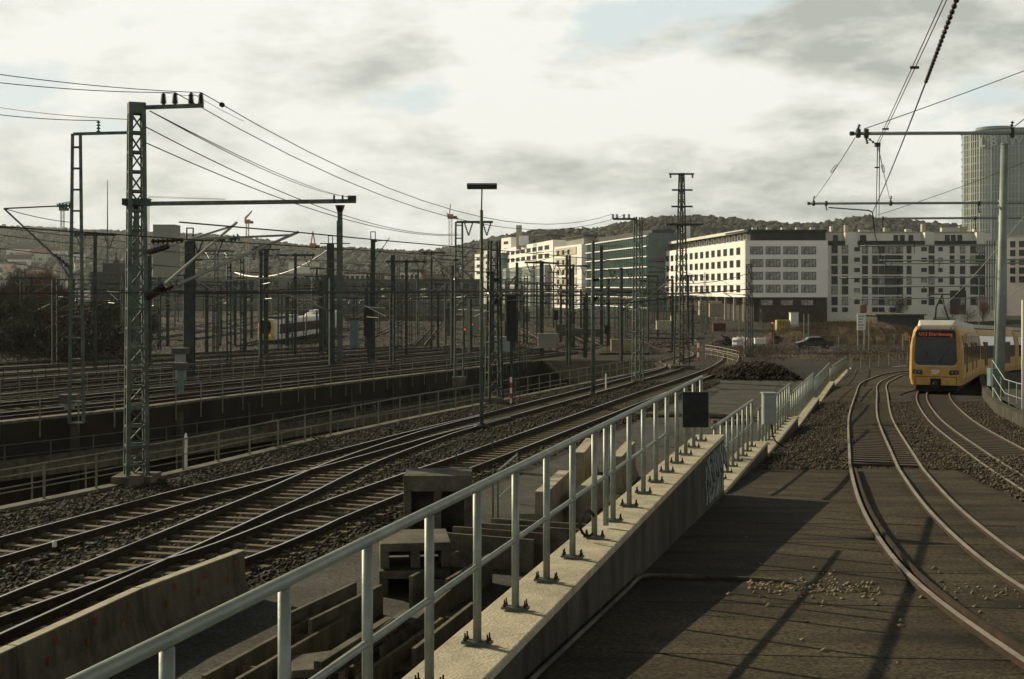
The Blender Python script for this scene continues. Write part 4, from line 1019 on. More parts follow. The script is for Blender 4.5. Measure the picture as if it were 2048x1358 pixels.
def place_far(px, Y, k, label, group, sc=1.0):
    p = ground_at(px, Y)
    if not used[k]:
        o = protos[k]; used[k] = True; o.location = p; o['label'] = label
    else: o = dup(protos[k], p, 0, label)
    o['group'] = group; o.scale = (random.choice((.8, 1, 1.35)), 1, sc); o.rotation_euler = (0, 0, random.choice((0, 0, PI, .9, -.9, PI+.6))); return o
rr = random.Random(77)
def row_px(n, a, b): return [a+(b-a)*(k+.5)/n+rr.uniform(-.32, .32)*(b-a)/n for k in range(n)]
rowdefs = [(112, row_px(11, 30, 1300), 'row along the long railing'),
           (140, row_px(15, 0, 1320), 'second row from the cutting'),
           (172, row_px(17, 20, 1420), 'row level with parked train front'),
           (205, row_px(18, 180, 1420), 'fourth row from the cutting'),
           (240, row_px(20, 40, 1440), 'row just behind parked train'),
           (285, row_px(20, 250, 1450), 'sixth row from the cutting'),
           (335, row_px(20, 260, 1440), 'hazy row before the hall'),
           (400, row_px(18, 280, 1100), 'hazy row beside the shed'),
           (460, row_px(14, 290, 1050), 'faintest farthest row')]
for Yr, pxs, nm in rowdefs:
    for i, px in enumerate(sorted(pxs)):
        Y = Yr*(1+random.uniform(-.06, .06)); pos = ordinal(i)+' from the left'
        place_far(px, Y, (i*7+int(Yr)) % 3, f'distant dark catenary mast, {pos} in the {nm}', 'catenary masts, '+nm, random.choice((.72, .85, .95, 1.0, 1.1, 1.25)))

def lattice_gantry(label, px0, px1, Y, zt_):
    A_, B_ = ground_at(px0, Y), ground_at(px1, Y+6); r_ = thing('gantry', label, 'gantry', A_, 'lattice gantries across the yard'); h = zt_
    for p in (A_, B_):
        b = MB()
        for s in (-.25, .25): b.box(p.x+s-.06, p.x+s+.06, p.y-.12, p.y+.12, p.z-.2, p.z+h)
        for k in range(int(h/.9)): b.box(p.x-.189, p.x+.189, p.y-.05, p.y+.05, p.z+.5+k*.9, p.z+.6+k*.9)
        b.build('post', 'mast_dark', r_)
    b = MB(); a0 = A_+Vector((0, 0, h)); b0 = B_+Vector((0, 0, h)); up = Vector((0, 0, .75)); b.bar(a0, b0, .11); b.bar(a0+up, b0+up, .11); n = max(6, int((b0-a0).length/1.1))
    for k in range(n): b.bar(a0.lerp(b0, k/n)+up*(k % 2), a0.lerp(b0, (k+1)/n)+up*((k+1) % 2), .06)
    b.build('lattice_beam', 'mast_dark', r_)
    for k in range(4):
        c = a0.lerp(b0, (k+.6)/4.4); b = MB(); b.bar(c, c-Vector((0, 0, 2.0)), .09); b.tube([c-Vector((0, 0, 1.9)), c+Vector((1.7, -.2, -1.5))], .04, 5); b.build('drop_post', 'tube_d', r_)
for i, (x0, x1, Y, h) in enumerate(((150, 430, 150, 7.6), (560, 800, 165, 7.8), (990, 1240, 175, 7.6), (800, 1050, 190, 7.8), (300, 610, 210, 8.0), (1080, 1330, 240, 8.0), (640, 880, 260, 8.2), (380, 600, 298, 8.2), (1180, 1420, 305, 8.0), (860, 1090, 320, 8.2))):
    lattice_gantry(f'dark lattice gantry across the yard tracks, {ordinal(i)} in order of nearness', x0, x1, Y, h)
# ------------------------------------------------------------------ wires
def sag(a, b, s, n=14):
    a = Vector(a); b = Vector(b); return [a.lerp(b, t/n)-Vector((0, 0, s*4*(t/n)*(1-t/n))) for t in range(n+1)]
WN = 0
def wire(label, pts, r=.016, m='wire', cat='wire', group=None, name='overhead_wire'):
    b = MB(); b.tube(pts, r, 5); return tag(b.build(name, m), label, cat, group)
Ym = 81.
f1 = [sag(P(-90, 136, 30.5), ins_top[3], .1), sag(P(-90, 155, 30.5), ins_top[1], .1)]
wire('upper feeder wire from the left edge to the outermost top insulator of the big mast', f1[0], .012)
wire('second feeder wire from the left edge to the second top insulator of the big mast', f1[1], .012)
wire('upper feeder wire sloping from the big lattice mast to the far insulator mast', sag(ins_top[3], P(1226, 428, Ym), 2.0), .015)
wire('lower feeder wire sloping from the big lattice mast to the far insulator mast', sag(ins_top[1], P(1248, 430, Ym), 2.3), .015)
for i, (pa, pb) in enumerate(((ins_top[0], ins_top[2]+Vector((.3, 0, -.1))), (ins_top[2], ins_top[3]+Vector((1.1, 1, -.75))))):
    wire(['jumper wire between the left top insulators of the big mast', 'jumper wire dropping right from the top insulators of the big mast'][i], sag(pa, pb, .03, 6), .008)
b = MB(); b.lathe(P(440, 207, 39.5), P(448, 212, 39.7), [(0, .03), (.3, .08), (.7, .08), (1, .03)], 8); tag(b.build('wire_clamp', 'insul'), 'dark clamp on the feeder wire right of the big mast', 'clamp')
wire('thin wire from the left edge to the small insulator on the side arm', sag(P(-60, 222, 52), P(197, 241, 56), .1), .018)
wire('thin wire from the left edge to the big mast, above the side arm', sag(P(-60, 205, 45), P(268, 239, 38.2), .1), .015)
wire('line from just below the top arm to the gantry beam end', sag(P(300, 222, 38.2), P(700, 395, Yg), .4), .018)
wire('twin line beside it from the big mast to the gantry beam end', sag(P(300, 222, 38.2), P(707, 394, Yg), .6), .018)
wire('long line passing behind the gantry beam, upper of the low pair', sag(P(286, 251, 38.4), P(916, 468, 87), 1.0), .018)
wire('long line passing behind the gantry beam, lower of the low pair', sag(P(286, 283, 38.4), P(925, 470, 87), .9), .018)
wire('line from the bracket tip of the left lattice mast towards the yard', sag(P(8, 417, 55), P(148, 445, 70), .1), .02)
wire('pale sagging cable between the thick dark mast and the white offices, upper', sag(P(833, 503, 150), P(1000, 498, 200), 1.6), .06, 'wire_l')
wire('pale sagging cable between the thick dark mast and the white offices, lower', sag(P(828, 502, 150), P(985, 512, 160), .9), .06, 'wire_l')
wire('pale sagging cable left of the thick dark mast', sag(P(470, 545, 180), P(655, 500, 140), 1.6), .06, 'wire_l')
# contact and messenger wires along the tracks of the yard
def along(pts, z, side, label, cat='contact wire'):
    q = [Vector((p.x+side, p.y, T(p.y)+z)) for p in pts]; return wire(label, q, .017, 'wire', cat, 'contact wires over the yard')
for nm, tr in (('the left front track', A_l), ('the right front track', C_l)):
    s_ = [p for p in tr[::4] if p.y > 25]
    along(s_, 5.9, .7, 'contact wire above '+nm); along(s_, 7.4, .72, 'messenger wire above '+nm)
for i, (y0, x0, x1, z) in enumerate(((66, 988, 1345, 597), (80, 915, 1280, 583), (118, 150, 660, 577), (118, 620, 1040, 592), (160, 300, 760, 590), (165, 1000, 1500, 596), (150, 60, 330, 590), (230, 420, 900, 585), (200, 860, 1420, 588), (113, 1180, 1500, 580), (112, 0, 300, 598), (240, 1100, 1400, 592))):
    wire(f'cross-span wire over the yard, {ordinal(i)} in a layered tangle of them', sag(P(x0, z, y0), P(x1, z-2, y0+4), .35), .03 if y0 < 100 else .05, 'mast_dark', 'cross-span wire', 'cross-span wires')
for i, (x0, y0, Y0, x1, y1, Y1) in enumerate(((0, 455, 60, 600, 500, 210), (0, 470, 60, 520, 505, 200), (300, 500, 60, 900, 520, 260), (0, 497, 58, 700, 548, 220), (300, 530, 70, 1000, 560, 260), (590, 530, 90, 1100, 565, 260), (690, 545, 110, 1300, 565, 230), (0, 520, 70, 360, 560, 160), (770, 505, 118, 1200, 560, 300), (990, 560, 70, 1400, 572, 200), (860, 560, 70, 1500, 566, 250), (1276, 560, 82, 1500, 545, 130))):
    wire(f'long running wire over the yard, {ordinal(i)} of those rising from the left', sag(P(x0, y0, Y0), P(x1, y1, Y1), .6), .022 if Y0 < 80 else .03, 'wire', 'wire', 'running wires over the yard')

# ------------------------------------------------------------------ tram line poles, beams and wires on the right
def arm_beam(label, px0, py0, Y, px1, r, clamps=()):
    A_ = P(px0, py0, Y); B_ = P(px1, py0-2, Y); root = thing('catenary_beam', label, 'beam', A_, 'beams over the tram tracks')
    b = MB(); b.tube([A_, B_], r, 10); b.build('tube', 'galv_b', root, smooth=True)
    b = MB(); b.lathe(A_-Vector((.04, 0, 0)), A_+Vector((.05, 0, 0)), [(0, r*1.25), (1, r*1.25)], 10); b.build('end_cap', 'mast_dark', root)
    for px, up in clamps:
        c = P(px, py0, Y); b = MB(); b.box(c.x-.04, c.x+.04, Y-.06-r, Y+.06, c.z-.10, c.z+.10)
        e = c+Vector((.04, 0, up)); insulator(b, c+Vector((0, 0, .10 if up > 0 else -.10)), e, .045, 3); b.build('clamp', 'mast_dark', root)
    return root
MT['galv_b'] = mat('galvanised_beam', (.23, .265, .235), .5, .3, var=.15)
arm_beam('nearest high tubular beam over the tram tracks, running off the right edge', 1703, 267, 30, 2300, .042, ((1716, .22), (1732, -.25), (2022, .3)))
arm_beam('second tubular beam carried by the round pole', 1617, 407, 54, 2200, .055, ((1627, .33), (1652, -.3), (1781, .33), (1957, -.4)))
arm_beam('third thinner tubular beam carried by the round pole', 1745, 437, 66, 2200, .06, ((1765, -.5), (1950, -.6)))
for i, (px, py, Y, x1) in enumerate(((1718, 492, 100, 2002), (1757, 521, 110, 2200), (1768, 527, 118, 2200), (1680, 556, 130, 1998), (1738, 574, 145, 1996), (1700, 598, 160, 1990))):
    arm_beam(f'far thin tubular beam over the tram curve, {ordinal(i)} one downwards', px, py, Y, x1, .07, ((px+14, -.6), (px+110, -.6)))
b = MB(); p = P(1998, 818, 53); top = P(2009, 290, 54); pr = thing('round_pole', 'thick round steel pole at the right edge beside the tram', 'pole', p)
b.tube([p+Vector((0, 0, -.4)), top], .215, 18, r2=.155); b.build('pole', 'galv_p', pr, smooth=True)
b = MB(); b.lathe(top, top+Vector((0, 0, .1)), [(0, .17), (.6, .16), (1, .02)], 16); b.build('cap', 'galv_p', pr, smooth=True)
for py in (407, 437):
    c = P(2006, py, 54); b = MB(); b.lathe(c-Vector((0, 0, .15)), c+Vector((0, 0, .15)), [(0, .2), (1, .2)], 14); b.build('clamp_ring', 'galv_b', pr)
b = MB(); p = P(1988, 740, 62); b.tube([p, P(1994, 520, 62)], .055, 8); b.tube([P(1994, 560, 62), P(1996, 480, 62)], .05, 8)
r_ = thing('leaning_pole', 'thin leaning pole immediately left of the round pole', 'pole', p); b.build('pole', 'galv', r_)
c_ = MB(); c_.lathe(p-Vector((0, 0, .3)), p+Vector((0, 0, .15)), [(0, .16), (1, .12)], 10); c_.build('foot', 'conc', r_)
p = P(2046, 845, 44); r_ = thing('white_pole', 'white pole cut by the right edge of the picture', 'pole', p); b = MB(); b.tube([p, P(2046, 600, 44)], .05, 10); b.build('pole', 'signw', r_, smooth=True); b = MB(); b.box(p.x-.1, p.x+.1, 43.9, 44.1, p.z-.3, p.z+.05); b.build('foot', 'conc', r_)
# wires: messenger pair, insulated wire, stays
j1 = P(1755, 288, 30)
wire('left wire of the bright pair coming down from the top edge', sag(P(1905, -45, 15.2), j1+Vector((-.02, 0, 0)), .02), .0085, 'wire_w')
wire('right wire of the bright pair coming down from the top edge', sag(P(1914, -45, 15.2), j1+Vector((.03, 0, 0)), .02), .0085, 'wire_w')
wire('left wire of the pair hanging below the nearest beam', sag(j1, P(1752, 436, 62), .2), .014, 'wire_w')
wire('right wire of the pair hanging below the nearest beam', sag(j1+Vector((.05, 0, 0)), P(1758, 436, 62), .2), .014, 'wire_w')
for t, px, py, Y in ((0, 1829, 135, 20.5), (1, 1771, 258, 28), (2, 1754, 335, 38)):
    b = MB(); c = P(px, py, Y); b.box(c.x-.07, c.x+.07, Y-.02, Y+.02, c.z-.02, c.z+.02); tag(b.build('wire_spacer', 'mast_dark'), ['uppermost small spacer clamp on the bright wire pair', 'spacer clamp on the wire pair just above the nearest beam', 'spacer clamp on the wire pair below the nearest beam'][t], 'clamp')
k0, k1, k2 = P(1930, -45, 14.8), P(1851, 166, 24.5), P(1745, 425, 54)
wire('dark wire from the insulator chain down to the second beam', sag(k1, k2, .1), .016)
b = MB(); n_ = 24
for k in range(n_):
    a = k0.lerp(k1, k/n_); c = k0.lerp(k1, (k+.8)/n_); d = (c-a); b.lathe(a, c, [(0, .014), (.3, .016), (.45, .038), (.6, .038), (.75, .016), (1, .014)], 8)
tag(b.build('insulator_chain', 'insul', smooth=True), 'long ribbed dark insulator chain coming down from the top edge', 'insulator')
wire('dark contact wire falling from the second beam towards the tram', [k2, P(1750, 470, 66), P(1762, 515, 80), P(1775, 535, 95)], .025)
b = MB(); b.tube([P(1657, 415, 54), P(1738, 421, 54), P(1745, 425, 54)], .03, 6); tag(b.build('registration_arm', 'mast'), 'slim registration arm hanging under the second beam', 'arm')
b = MB(); insulator(b, P(1731, 272, 30), P(1755, 291, 30), .03, 4); b.box(j1.x-.06, j1.x+.06, 29.95, 30.05, j1.z-.07, j1.z+.03); tag(b.build('link_insulator', 'insul'), 'slanting small insulator link under the nearest beam end', 'insulator')
wire('left stay wire slanting down from the nearest beam end', sag(P(1710, 276, 30), P(1629, 398, 54), .05), .010)
wire('right stay wire from the pair junction to the second beam', sag(P(1757, 296, 30), P(1780, 398, 54), .05), .010)
for lb, px, py, Y, dx in (('left', 1668, 337, 40, 4), ('right', 1766, 337, 40, -1)):
    b = MB(); c = P(px, py, Y); u = Vector((dx*.025, 0, .13)); s = Vector((.035, 0, 0)); b.tube([c-u, c-u*.8+s, c+u*.8+s, c+u, c+u*.8-s, c-u*.8-s, c-u], .011, 5)
    tag(b.build('turnbuckle', 'mast_dark'), f'open turnbuckle on the {lb} stay wire', 'turnbuckle')
wire('thin stay from the nearest beam end up to the right edge', sag(P(1728, 258, 30), P(2100, 122, 30), .02), .010)
wire('thin stay from the third beam up to the right', sag(P(1755, 430, 66), P(2060, 320, 60), .1), .014)
wire('short thick stay from the nearest beam up to the right edge', sag(P(2030, 252, 30), P(2100, 195, 30), .02), .012)
wire('stay crossing behind the round pole to the lower right beams', sag(P(2060, 420, 60), P(1880, 620, 100), .2), .025, 'galv')
wire('slanting bright stay at the right edge', sag(P(2070, 560, 70), P(2020, 590, 80), .0), .03, 'galv')
#PART3
# ------------------------------------------------------------------ buildings
def facade_frame(a, b):
    a = Vector(a); b = Vector(b); u = (b-a); u.z = 0; ln = u.length; u.normalize(); n = Vector((u.y, -u.x, 0)); return a, u, n, ln
WCACHE = {}
def window_mesh(w_, h, style, fm, gm):
    key = (round(w_, 2), round(h, 2), style, fm, gm)
    if key in WCACHE: return WCACHE[key]
    b = MB(); t = .10
    b.box(-w_/2, w_/2, -.10, .02, -h/2, -h/2+t); b.box(-w_/2, w_/2, -.10, .02, h/2-t, h/2)
    b.box(-w_/2, -w_/2+t, -.10, .02, -h/2+t, h/2-t); b.box(w_/2-t, w_/2, -.10, .02, -h/2+t, h/2-t)
    for k in range(1, style): x = -w_/2+w_*k/style; b.box(x-.05, x+.05, -.09, .02, -h/2+t, h/2-t)
    o1 = b.build('window', fm); p = MB(); p.box(-w_/2+t, w_/2-t, -.06, -.01, -h/2+t, h/2-t); o2 = p.build('pane', gm)
    WCACHE[key] = (o1.data, o2.data); bpy.data.objects.remove(o1); bpy.data.objects.remove(o2); return WCACHE[key]
def put_window(root, a, u, n, s, z, w_, h, style=1, fm='dark_b', gm='glass', out_=.02):
    f, g_ = window_mesh(w_, h, style, fm, gm); c = a+u*s+n*out_; ang = math.atan2(u.y, u.x); lo = root.location
    o = child(root, f, 'window', (c.x-lo.x, c.y-lo.y, z-lo.z), ang); child(o, g_, 'pane', (0, 0, 0)); return o
# white corner house
zt, zb = 19.2, 3.75
cA, cB, cC = Vector((53.2, 446, 0)), Vector((63.4, 340, 0)), Vector((85.9, 340, 0))
wh = thing('office_building', 'white corner office house, sunlit left front on dark pillars, four even rows of windows', 'building', (63.4, 340, -3))
b = MB(); rc = 1.6; pts = [cA.xy, Vector((63.25, 341.6)), Vector((63.55, 340.5)), Vector((64.6, 340)), cC.xy, Vector((85.9, 446))]
b.prism([(p.x, p.y) for p in pts], zb, zt); b.build('wall', 'white', wh)
b = MB(); b.prism([(56, 444), (66.5, 344), (85.8, 344), (85.8, 444)], -3.2, zb-.01); b.build('plinth', 'brown_b', wh)
b = MB(); b.box(68, 85.85, 340.6, 343.9, -3.2, zb-.02); b.build('plinth', 'brown_b', wh)
b = MB(); b.prism([(55.5, 445), (65.2, 342), (85.8, 342), (85.8, 445)], zt, zt+2.5); b.build('attic', 'dark_b', wh)
b = MB(); b.prism([(54.4, 446), (64.2, 340.8), (86, 340.8), (86, 446)], zt+2.5, zt+3.0); b.build('roof', 'dark_b', wh)
b = MB(); b.prism([(54.0, 446), (63.9, 345), (64.2, 345), (54.3, 446)], zt+2.45, zt+3.3); b.build('fascia', 'white_g', wh)
for z in (7.55, 11.0, 14.4):
    pass
a, u, n, ln = facade_frame(cA, (63.25, 341.6, 0)); n = -n if n.x > 0 else n
rows_z = [16.5, 13.05, 9.6, 6.1]
for z in rows_z:
    for k in range(15): put_window(wh, a, u, n, 4+k*6.85, z, 3.6, 2.0, 2, gm='glass')
for k in range(17): put_window(wh, Vector((55.5, 445, 0)), (Vector((65.2, 342, 0))-Vector((55.5, 445, 0))).normalized(), n, 4+k*5.9, zt+1.2, 3.0, 1.7, 1, 'white_g', 'glass')
a2 = Vector((63.4, 340, 0)); u2 = Vector((1, 0, 0)); n2_ = Vector((0, -1, 0))
for z in rows_z:
    for k, s in enumerate((1.9+1.2, 7.6, 12.4, 17.3)): put_window(wh, a2, u2, n2_, s, z, 4.0 if k else 3.6, 2.15, 4, 'dark_b', 'glass_c')
for k, s in enumerate((6.0, 11.5, 17.0)): put_window(wh, Vector((63.4, 340.6, 0)), u2, n2_, s, 2.3, 3.4, 1.6, 2, 'dark_b', 'glass_c')
for k in range(11):
    t = .1+.09*k; p = cA.lerp(Vector((63.3, 341, 0)), t); b = MB(); b.box(p.x-.28, p.x+.28, p.y-.28, p.y+.28, -3.2, zb); b.build('pillar', 'cap', wh)
b = MB()
for k in range(5): x = 66+k*4; b.box(x, x+1.2, 343, 344.5, zt+3.0, zt+3.7)
b.build('roof_unit', 'tramgrey', wh)
# long pale apartment house
zt2, zb2 = 21.7, -3.2
ap = thing('apartment_building', 'long pale grey apartment house with tall narrow windows and dark set-back balconies', 'building', (87, 345, -3))
b = MB(); b.prism([(86.1, 345), (128.6, 345), (136.5, 352), (136.5, 372), (86.1, 372)], zb2, 18.4); b.build('wall', 'white_g', ap)
b = MB(); b.prism([(86.1, 348.2), (129, 348.2), (136, 354), (136, 371.8), (86.1, 371.8)], 18.41, zt2); b.build('attic', 'white_g', ap)
for x0, x1 in ((92.0, 95.3), (114.0, 116.5), (128.3, 130.6)):
    b = MB(); b.box(x0, x1, 345.01, 348.19, 18.41, zt2-.05); b.build('attic', 'white_g', ap)
for x0, x1 in ((86.6, 91.9), (95.4, 113.9), (116.6, 128.2)):
    b = MB(); b.box(x0, x1, 344.85, 345.0, 18.0, 19.3); b.build('balcony_rail', 'dark_b', ap)
b = MB(); b.box(86.1, 129.5, 347.5, 372, zt2, zt2+.25); b.build('roof', 'cap', ap)
cols = [(1669, 2, 1.7), (1690, 2, 1.7), (1714, 0, 1.5), (1730, 2, 1.6), (1750, 2, 1.6), (1763, 2, 1.6), (1785, 3, 4.2), (1800, 2, 1.6), (1818, 2, 1.3), (1848, 0, 1.5), (1863, 2, 1.6), (1881, 0, 1.2), (1904, 2, 1.3), (1925, 2, 1.4), (1946, 2, 1.5), (1960, 3, 2.6)]
ax = Vector((0, 345, 0)); ux = Vector((1, 0, 0)); nx_ = Vector((0, -1, 0))
for px, kd, w_ in cols:
    x = (px-1024)*345/F
    for r_i, z in enumerate((17.0, 14.1, 11.25, 8.4, 5.65, 2.7)):
        hh = {0: 1.15, 2: 2.35, 3: 2.5}[kd]
        if r_i == 5 and kd == 0: z -= .3
        if px == 1904 and r_i > 3: continue
        put_window(ap, ax, ux, nx_, x, z, w_, hh, 1 if w_ < 2.5 else 4, 'dark_b', 'glass' if (px*7+r_i*3) % 5 else 'glass_c')
for px in (1669, 1690, 1750, 1763, 1785): put_window(ap, ax, ux, nx_, (px-1024)*345/F, .3, 1.6, 1.3, 1)
for px in (1671, 1725, 1728, 1792, 1805, 1822, 1857, 1895, 1907, 1920): put_window(ap, Vector((0, 348.2, 0)), ux, nx_, (px-1024)*348/F, 20.1, 1.3, 1.9, 1)
for k in range(9):
    a_ = Vector((128.6, 345, 0)); uu = Vector((7.9, 7, 0)).normalized(); nn = Vector((uu.y, -uu.x, 0))
    if k < 7:
        b = MB(); c = a_+uu*(.9+k*1.4)+nn*.02; b.bar((c.x, c.y, 0), (c.x, c.y, 19.5), .55, .1, up=tuple(nn)); b.build('window_strip', 'glass', ap)
b = MB(); x = (1727-1024)*345/F; b.box(x-.9, x+.9, 344.93, 345, -1.4, 1.5); b.build('door', 'rusty_door', ap)
b = MB(); x0, x1 = (1900-1024)*345/F, (1932-1024)*345/F; b.box(x0, x1, 344.94, 345, -1, 5.6); b.build('gateway', 'dark_b', ap)
b = MB()
for k, (x, w_, h_) in enumerate(((89, .5, 1.6), (93, .8, 1.9), (97, 3, .6), (104, .6, 1.3), (110, 1.6, .8), (114.5, 1, 2.2), (120, 5, 1.2), (125, 2, 1.5), (129, 1.2, .9))): 
    b = MB(); b.box(x, x+w_, 349, 350.5, zt2+.25, zt2+.25+h_); b.build('roof_unit', 'cap' if k % 2 else 'tramgrey', ap)
# gap between the two houses
b = MB(); b.box(85.91, 86.09, 345, 372, -3.2, 21.0); b.build('joint', 'dark_b', ap)
# green glass office
gr = thing('glass_office', 'green glass office block with pale storey bands, between the beige and white houses', 'building', (47.8, 439, -3))
gA, gB, gC = Vector((31.5, 526, 0)), Vector((47.6, 439, 0)), Vector((54.5, 439, 0))
b = MB(); b.prism([gA.xy, gB.xy, gC.xy, (52.5, 526)], -3.2, 24.6); b.build('glass_front', 'glass_g', gr)
a, u, n, ln = facade_frame(gA, gB); n = -n if n.x > 0 else n
for k in range(8):
    z = 24.7-k*3.62; b = MB(); b.bar(a-u*.5+n*.2+Vector((0, 0, z)), gB+n*.2+Vector((0, 0, z)), .55, .42); b.build('storey_band', 'white', gr)
for k in range(30):
    s = ln*(k+.5)/30; c = a+u*s+n*.1; b = MB(); b.bar((c.x, c.y, -1.0), (c.x, c.y, 24.4), .22, .14, up=tuple(n)); b.build('mullion', 'glass_m', gr)
for k in range(7):
    z = 22.9-k*3.62; b = MB(); b.box(47.75, 54.4, 438.85, 438.99, z-.25, z+.15); b.build('storey_band', 'mast_dark', gr)
b = MB(); b.prism([(33, 522), (48.2, 441), (60.5, 437), (60.5, 522)], 24.61, 24.9); b.prism([(36, 520), (50, 446), (58, 446), (56, 520)], 24.91, 27.2); b.build('roof', 'roof_d', gr)
b = MB(); b.box(47.7, 61, 437.6, 438.7, 16.5, 25.6); b.build('corner_bay', 'glass_g', gr)
b = MB(); b.box(60.9, 63.6, 446, 450, 24, 28.5); b.build('roof_unit', 'white', gr)
# beige office
be = thing('office_building', 'beige office block with recessed panel storeys, left of the green glass one', 'building', (21, 600, -3))
b = MB(); bA, bB, bC = Vector((20.5, 605, 0)), Vector((31.2, 560, 0)), Vector((35, 560, 0)); b.prism([bA.xy, bB.xy, bC.xy, (40, 605)], -3.2, 26.2); b.build('wall', 'white', be)
a, u, n, ln = facade_frame(bA, bB); n = -n if n.x > 0 else n
for k in range(6):
    z = 23.6-k*4.6; b = MB(); b.bar(a+u*3+n*.15+Vector((0, 0, z)), a+u*(ln-8)+n*.15+Vector((0, 0, z)), .3, 3.4); b.build('panel_storey', 'beige', be)
    for q in range(3): put_window(be, a, u, n, 8+q*9, z-.4, 3.2, 2.2, 2, out_=.35)
b = MB(); b.prism([(26, 600), (32.5, 566), (38, 566), (38, 600)], 26.21, 30.0); b.build('roof_storey', 'grey_b', be)
b = MB(); b.prism([(24, 602), (32.0, 562), (39, 562), (39, 602)], 30.01, 30.4); b.build('roof', 'roof_d', be)
b = MB(); b.box(35.01, 37.2, 559, 565, -3.2, 26); b.build('stair_core', 'dark_b', be)
# long white office row with roof wings, and white end slabs
wo = thing('office_building', 'long white office block with grey glazed bays and a thin tall chimney', 'building', (-6, 690, -3))
wA, wB = Vector((-7, 760, 0)), Vector((20, 610, 0)); b = MB(); b.prism([wA.xy, wB.xy, (28, 612), (14, 760)], -3.2, 30); b.build('wall', 'white', wo)
a, u, n, ln = facade_frame(wA, wB); n = -n if n.x > 0 else n
for z in (26.8, 22.6):
    for q in range(9): put_window(wo, a, u, n, 10+q*16, z, 11, 2.2, 4, 'grey_b', 'glass')
for q in range(4):
    s = 14+q*37; b = MB(); c0, c1 = a+u*s+n*3, a+u*(s+22)+n*3; b.prism([(a+u*s).xy, c0.xy, c1.xy, (a+u*(s+22)).xy][::-1], -3.2, 18); b.build('glazed_bay', 'glass_t', wo)
    for k in range(5):
        z = -1+k*4.4; b = MB(); b.bar(c0+n*.1+Vector((0, 0, z)), c1+n*.1+Vector((0, 0, z)), .3, .35); b.build('storey_band', 'white', wo)
    for k in range(7):
        c = c0.lerp(c1, k/6)+n*.15; b = MB(); b.bar((c.x, c.y, -2), (c.x, c.y, 18), .3, .2, up=tuple(n)); b.build('mullion', 'white', wo)
p = P(1038, 455, 700); b = MB(); b.box(p.x-1.6, p.x+1.6, 694, 698, 28, p.z+1); b.build('chimney', 'cap', wo)
b = MB(); b.box(4, 9, 680, 700, 29.9, 35); b.build('roof_storey', 'white', wo); b = MB(); b.prism([(10, 640), (17, 625), (26, 640), (20, 660)], 33, 33.6); b.build('roof_wing', 'roof_d', wo)
for i, (px0, px1, pt, Y, m_, lb) in enumerate(((948, 965, 507, 760, 'white', 'narrow white slab house, leftmost of the white office row'), (967, 982, 500, 745, 'signw', 'second narrow white slab house with a taller top'), (984, 1002, 508, 735, 'glass_t', 'grey glazed slab between the white slabs and the long white office'), (1002, 1022, 474, 765, 'white', 'taller white tower block behind the white slab houses'))):
    x0, x1 = (px0-1024)*Y/F, (px1-1024)*Y/F; r_ = thing('slab_building', lb, 'building', (x0, Y, -3)); dd = (x1-x0)*3.0; zz_ = P(0, pt, Y).z; b = MB(); b.prism([(x0, Y+dd), (x1, Y), (x1+5, Y+2), (x0+5, Y+dd+2)], -3.2, zz_); b.build('wall', m_, r_)
    b = MB(); b.prism([(x0-.2, Y+dd), (x1, Y-.4), (x1+5.2, Y+1.8), (x0+5, Y+dd+2.2)], zz_, zz_+.6); b.build('roof', 'roof_d', r_)
    a, u, n, ln = facade_frame((x0, Y+dd, 0), (x1, Y, 0)); n = -n if n.x > 0 else n
    for k in range(4 if i else 3): put_window(r_, a, u, n, ln/2, zz_-3.2-k*4.2, ln*.45, 1.8, 3, 'grey_b')
# pale house at the right edge
Yr = 420; x0 = (2014-1024)*Yr/F
rh = thing('apartment_building', 'sunlit pale house with a window grid at the right edge, behind the round pole', 'building', (x0, Yr, -3))
b = MB(); b.prism([(x0, Yr), (x0+26, Yr-22), (x0+40, Yr), (x0+14, Yr+20)], -3.2, P(0, 474, Yr).z); b.build('wall', 'pinkwhite', rh)
b = MB(); b.prism([(x0-.3, Yr-.3), (x0+26, Yr-22.5), (x0+40, Yr), (x0+14, Yr+20)], P(0, 474, Yr).z, P(0, 472, Yr).z+.1); b.build('roof', 'cap', rh)
a, u, n, ln = facade_frame((x0, Yr, 0), (x0+26, Yr-22, 0))
for k in range(7):
    for q in range(5): put_window(rh, a, u, n, 1.9+k*2.9, 21.0-q*2.95, 1.7, 2.1, 2)
# glass tower
Yt = 600; xc = (2022-1024)*Yt/F; zt3 = P(0, 268, Yt).z
tw = thing('glass_tower', 'tall round glass office tower with lettering on its crown at the right edge', 'tower', (xc, Yt, -3))
def ell(r, k=48, x=xc, y=Yt, sx=1.0): return [(x+r*sx*math.cos(2*PI*i/k), y+r*math.sin(2*PI*i/k)) for i in range(k)]
b = MB(); b.prism(ell(22.3), -3.2, zt3); b.build('glass_shaft', 'glass_t', tw)
for k in range(24):
    z = zt3-1.0-k*3.5
    if z < 0: break
    b = MB(); b.prism(ell(22.55), z-.22, z+.1); b.build('storey_band', 'tower_band', tw)
for k in range(48):
    ang = PI+PI*k/47; x, y = xc+22.5*math.cos(ang), Yt+22.5*math.sin(ang); b = MB(); b.bar((x, y, 0), (x, y, zt3), .34 if k % 4 else .8, .2, up=(math.cos(ang), math.sin(ang), 0)); b.build('mullion', 'tower_band', tw)
b = MB(); b.prism(ell(9, x=xc-7.5), zt3, P(0, 256, Yt).z); b.build('crown', 'glass_t', tw)
b = MB(); b.prism(ell(22.6), zt3-.01, zt3+.35); b.build('roof', 'roof_d', tw)
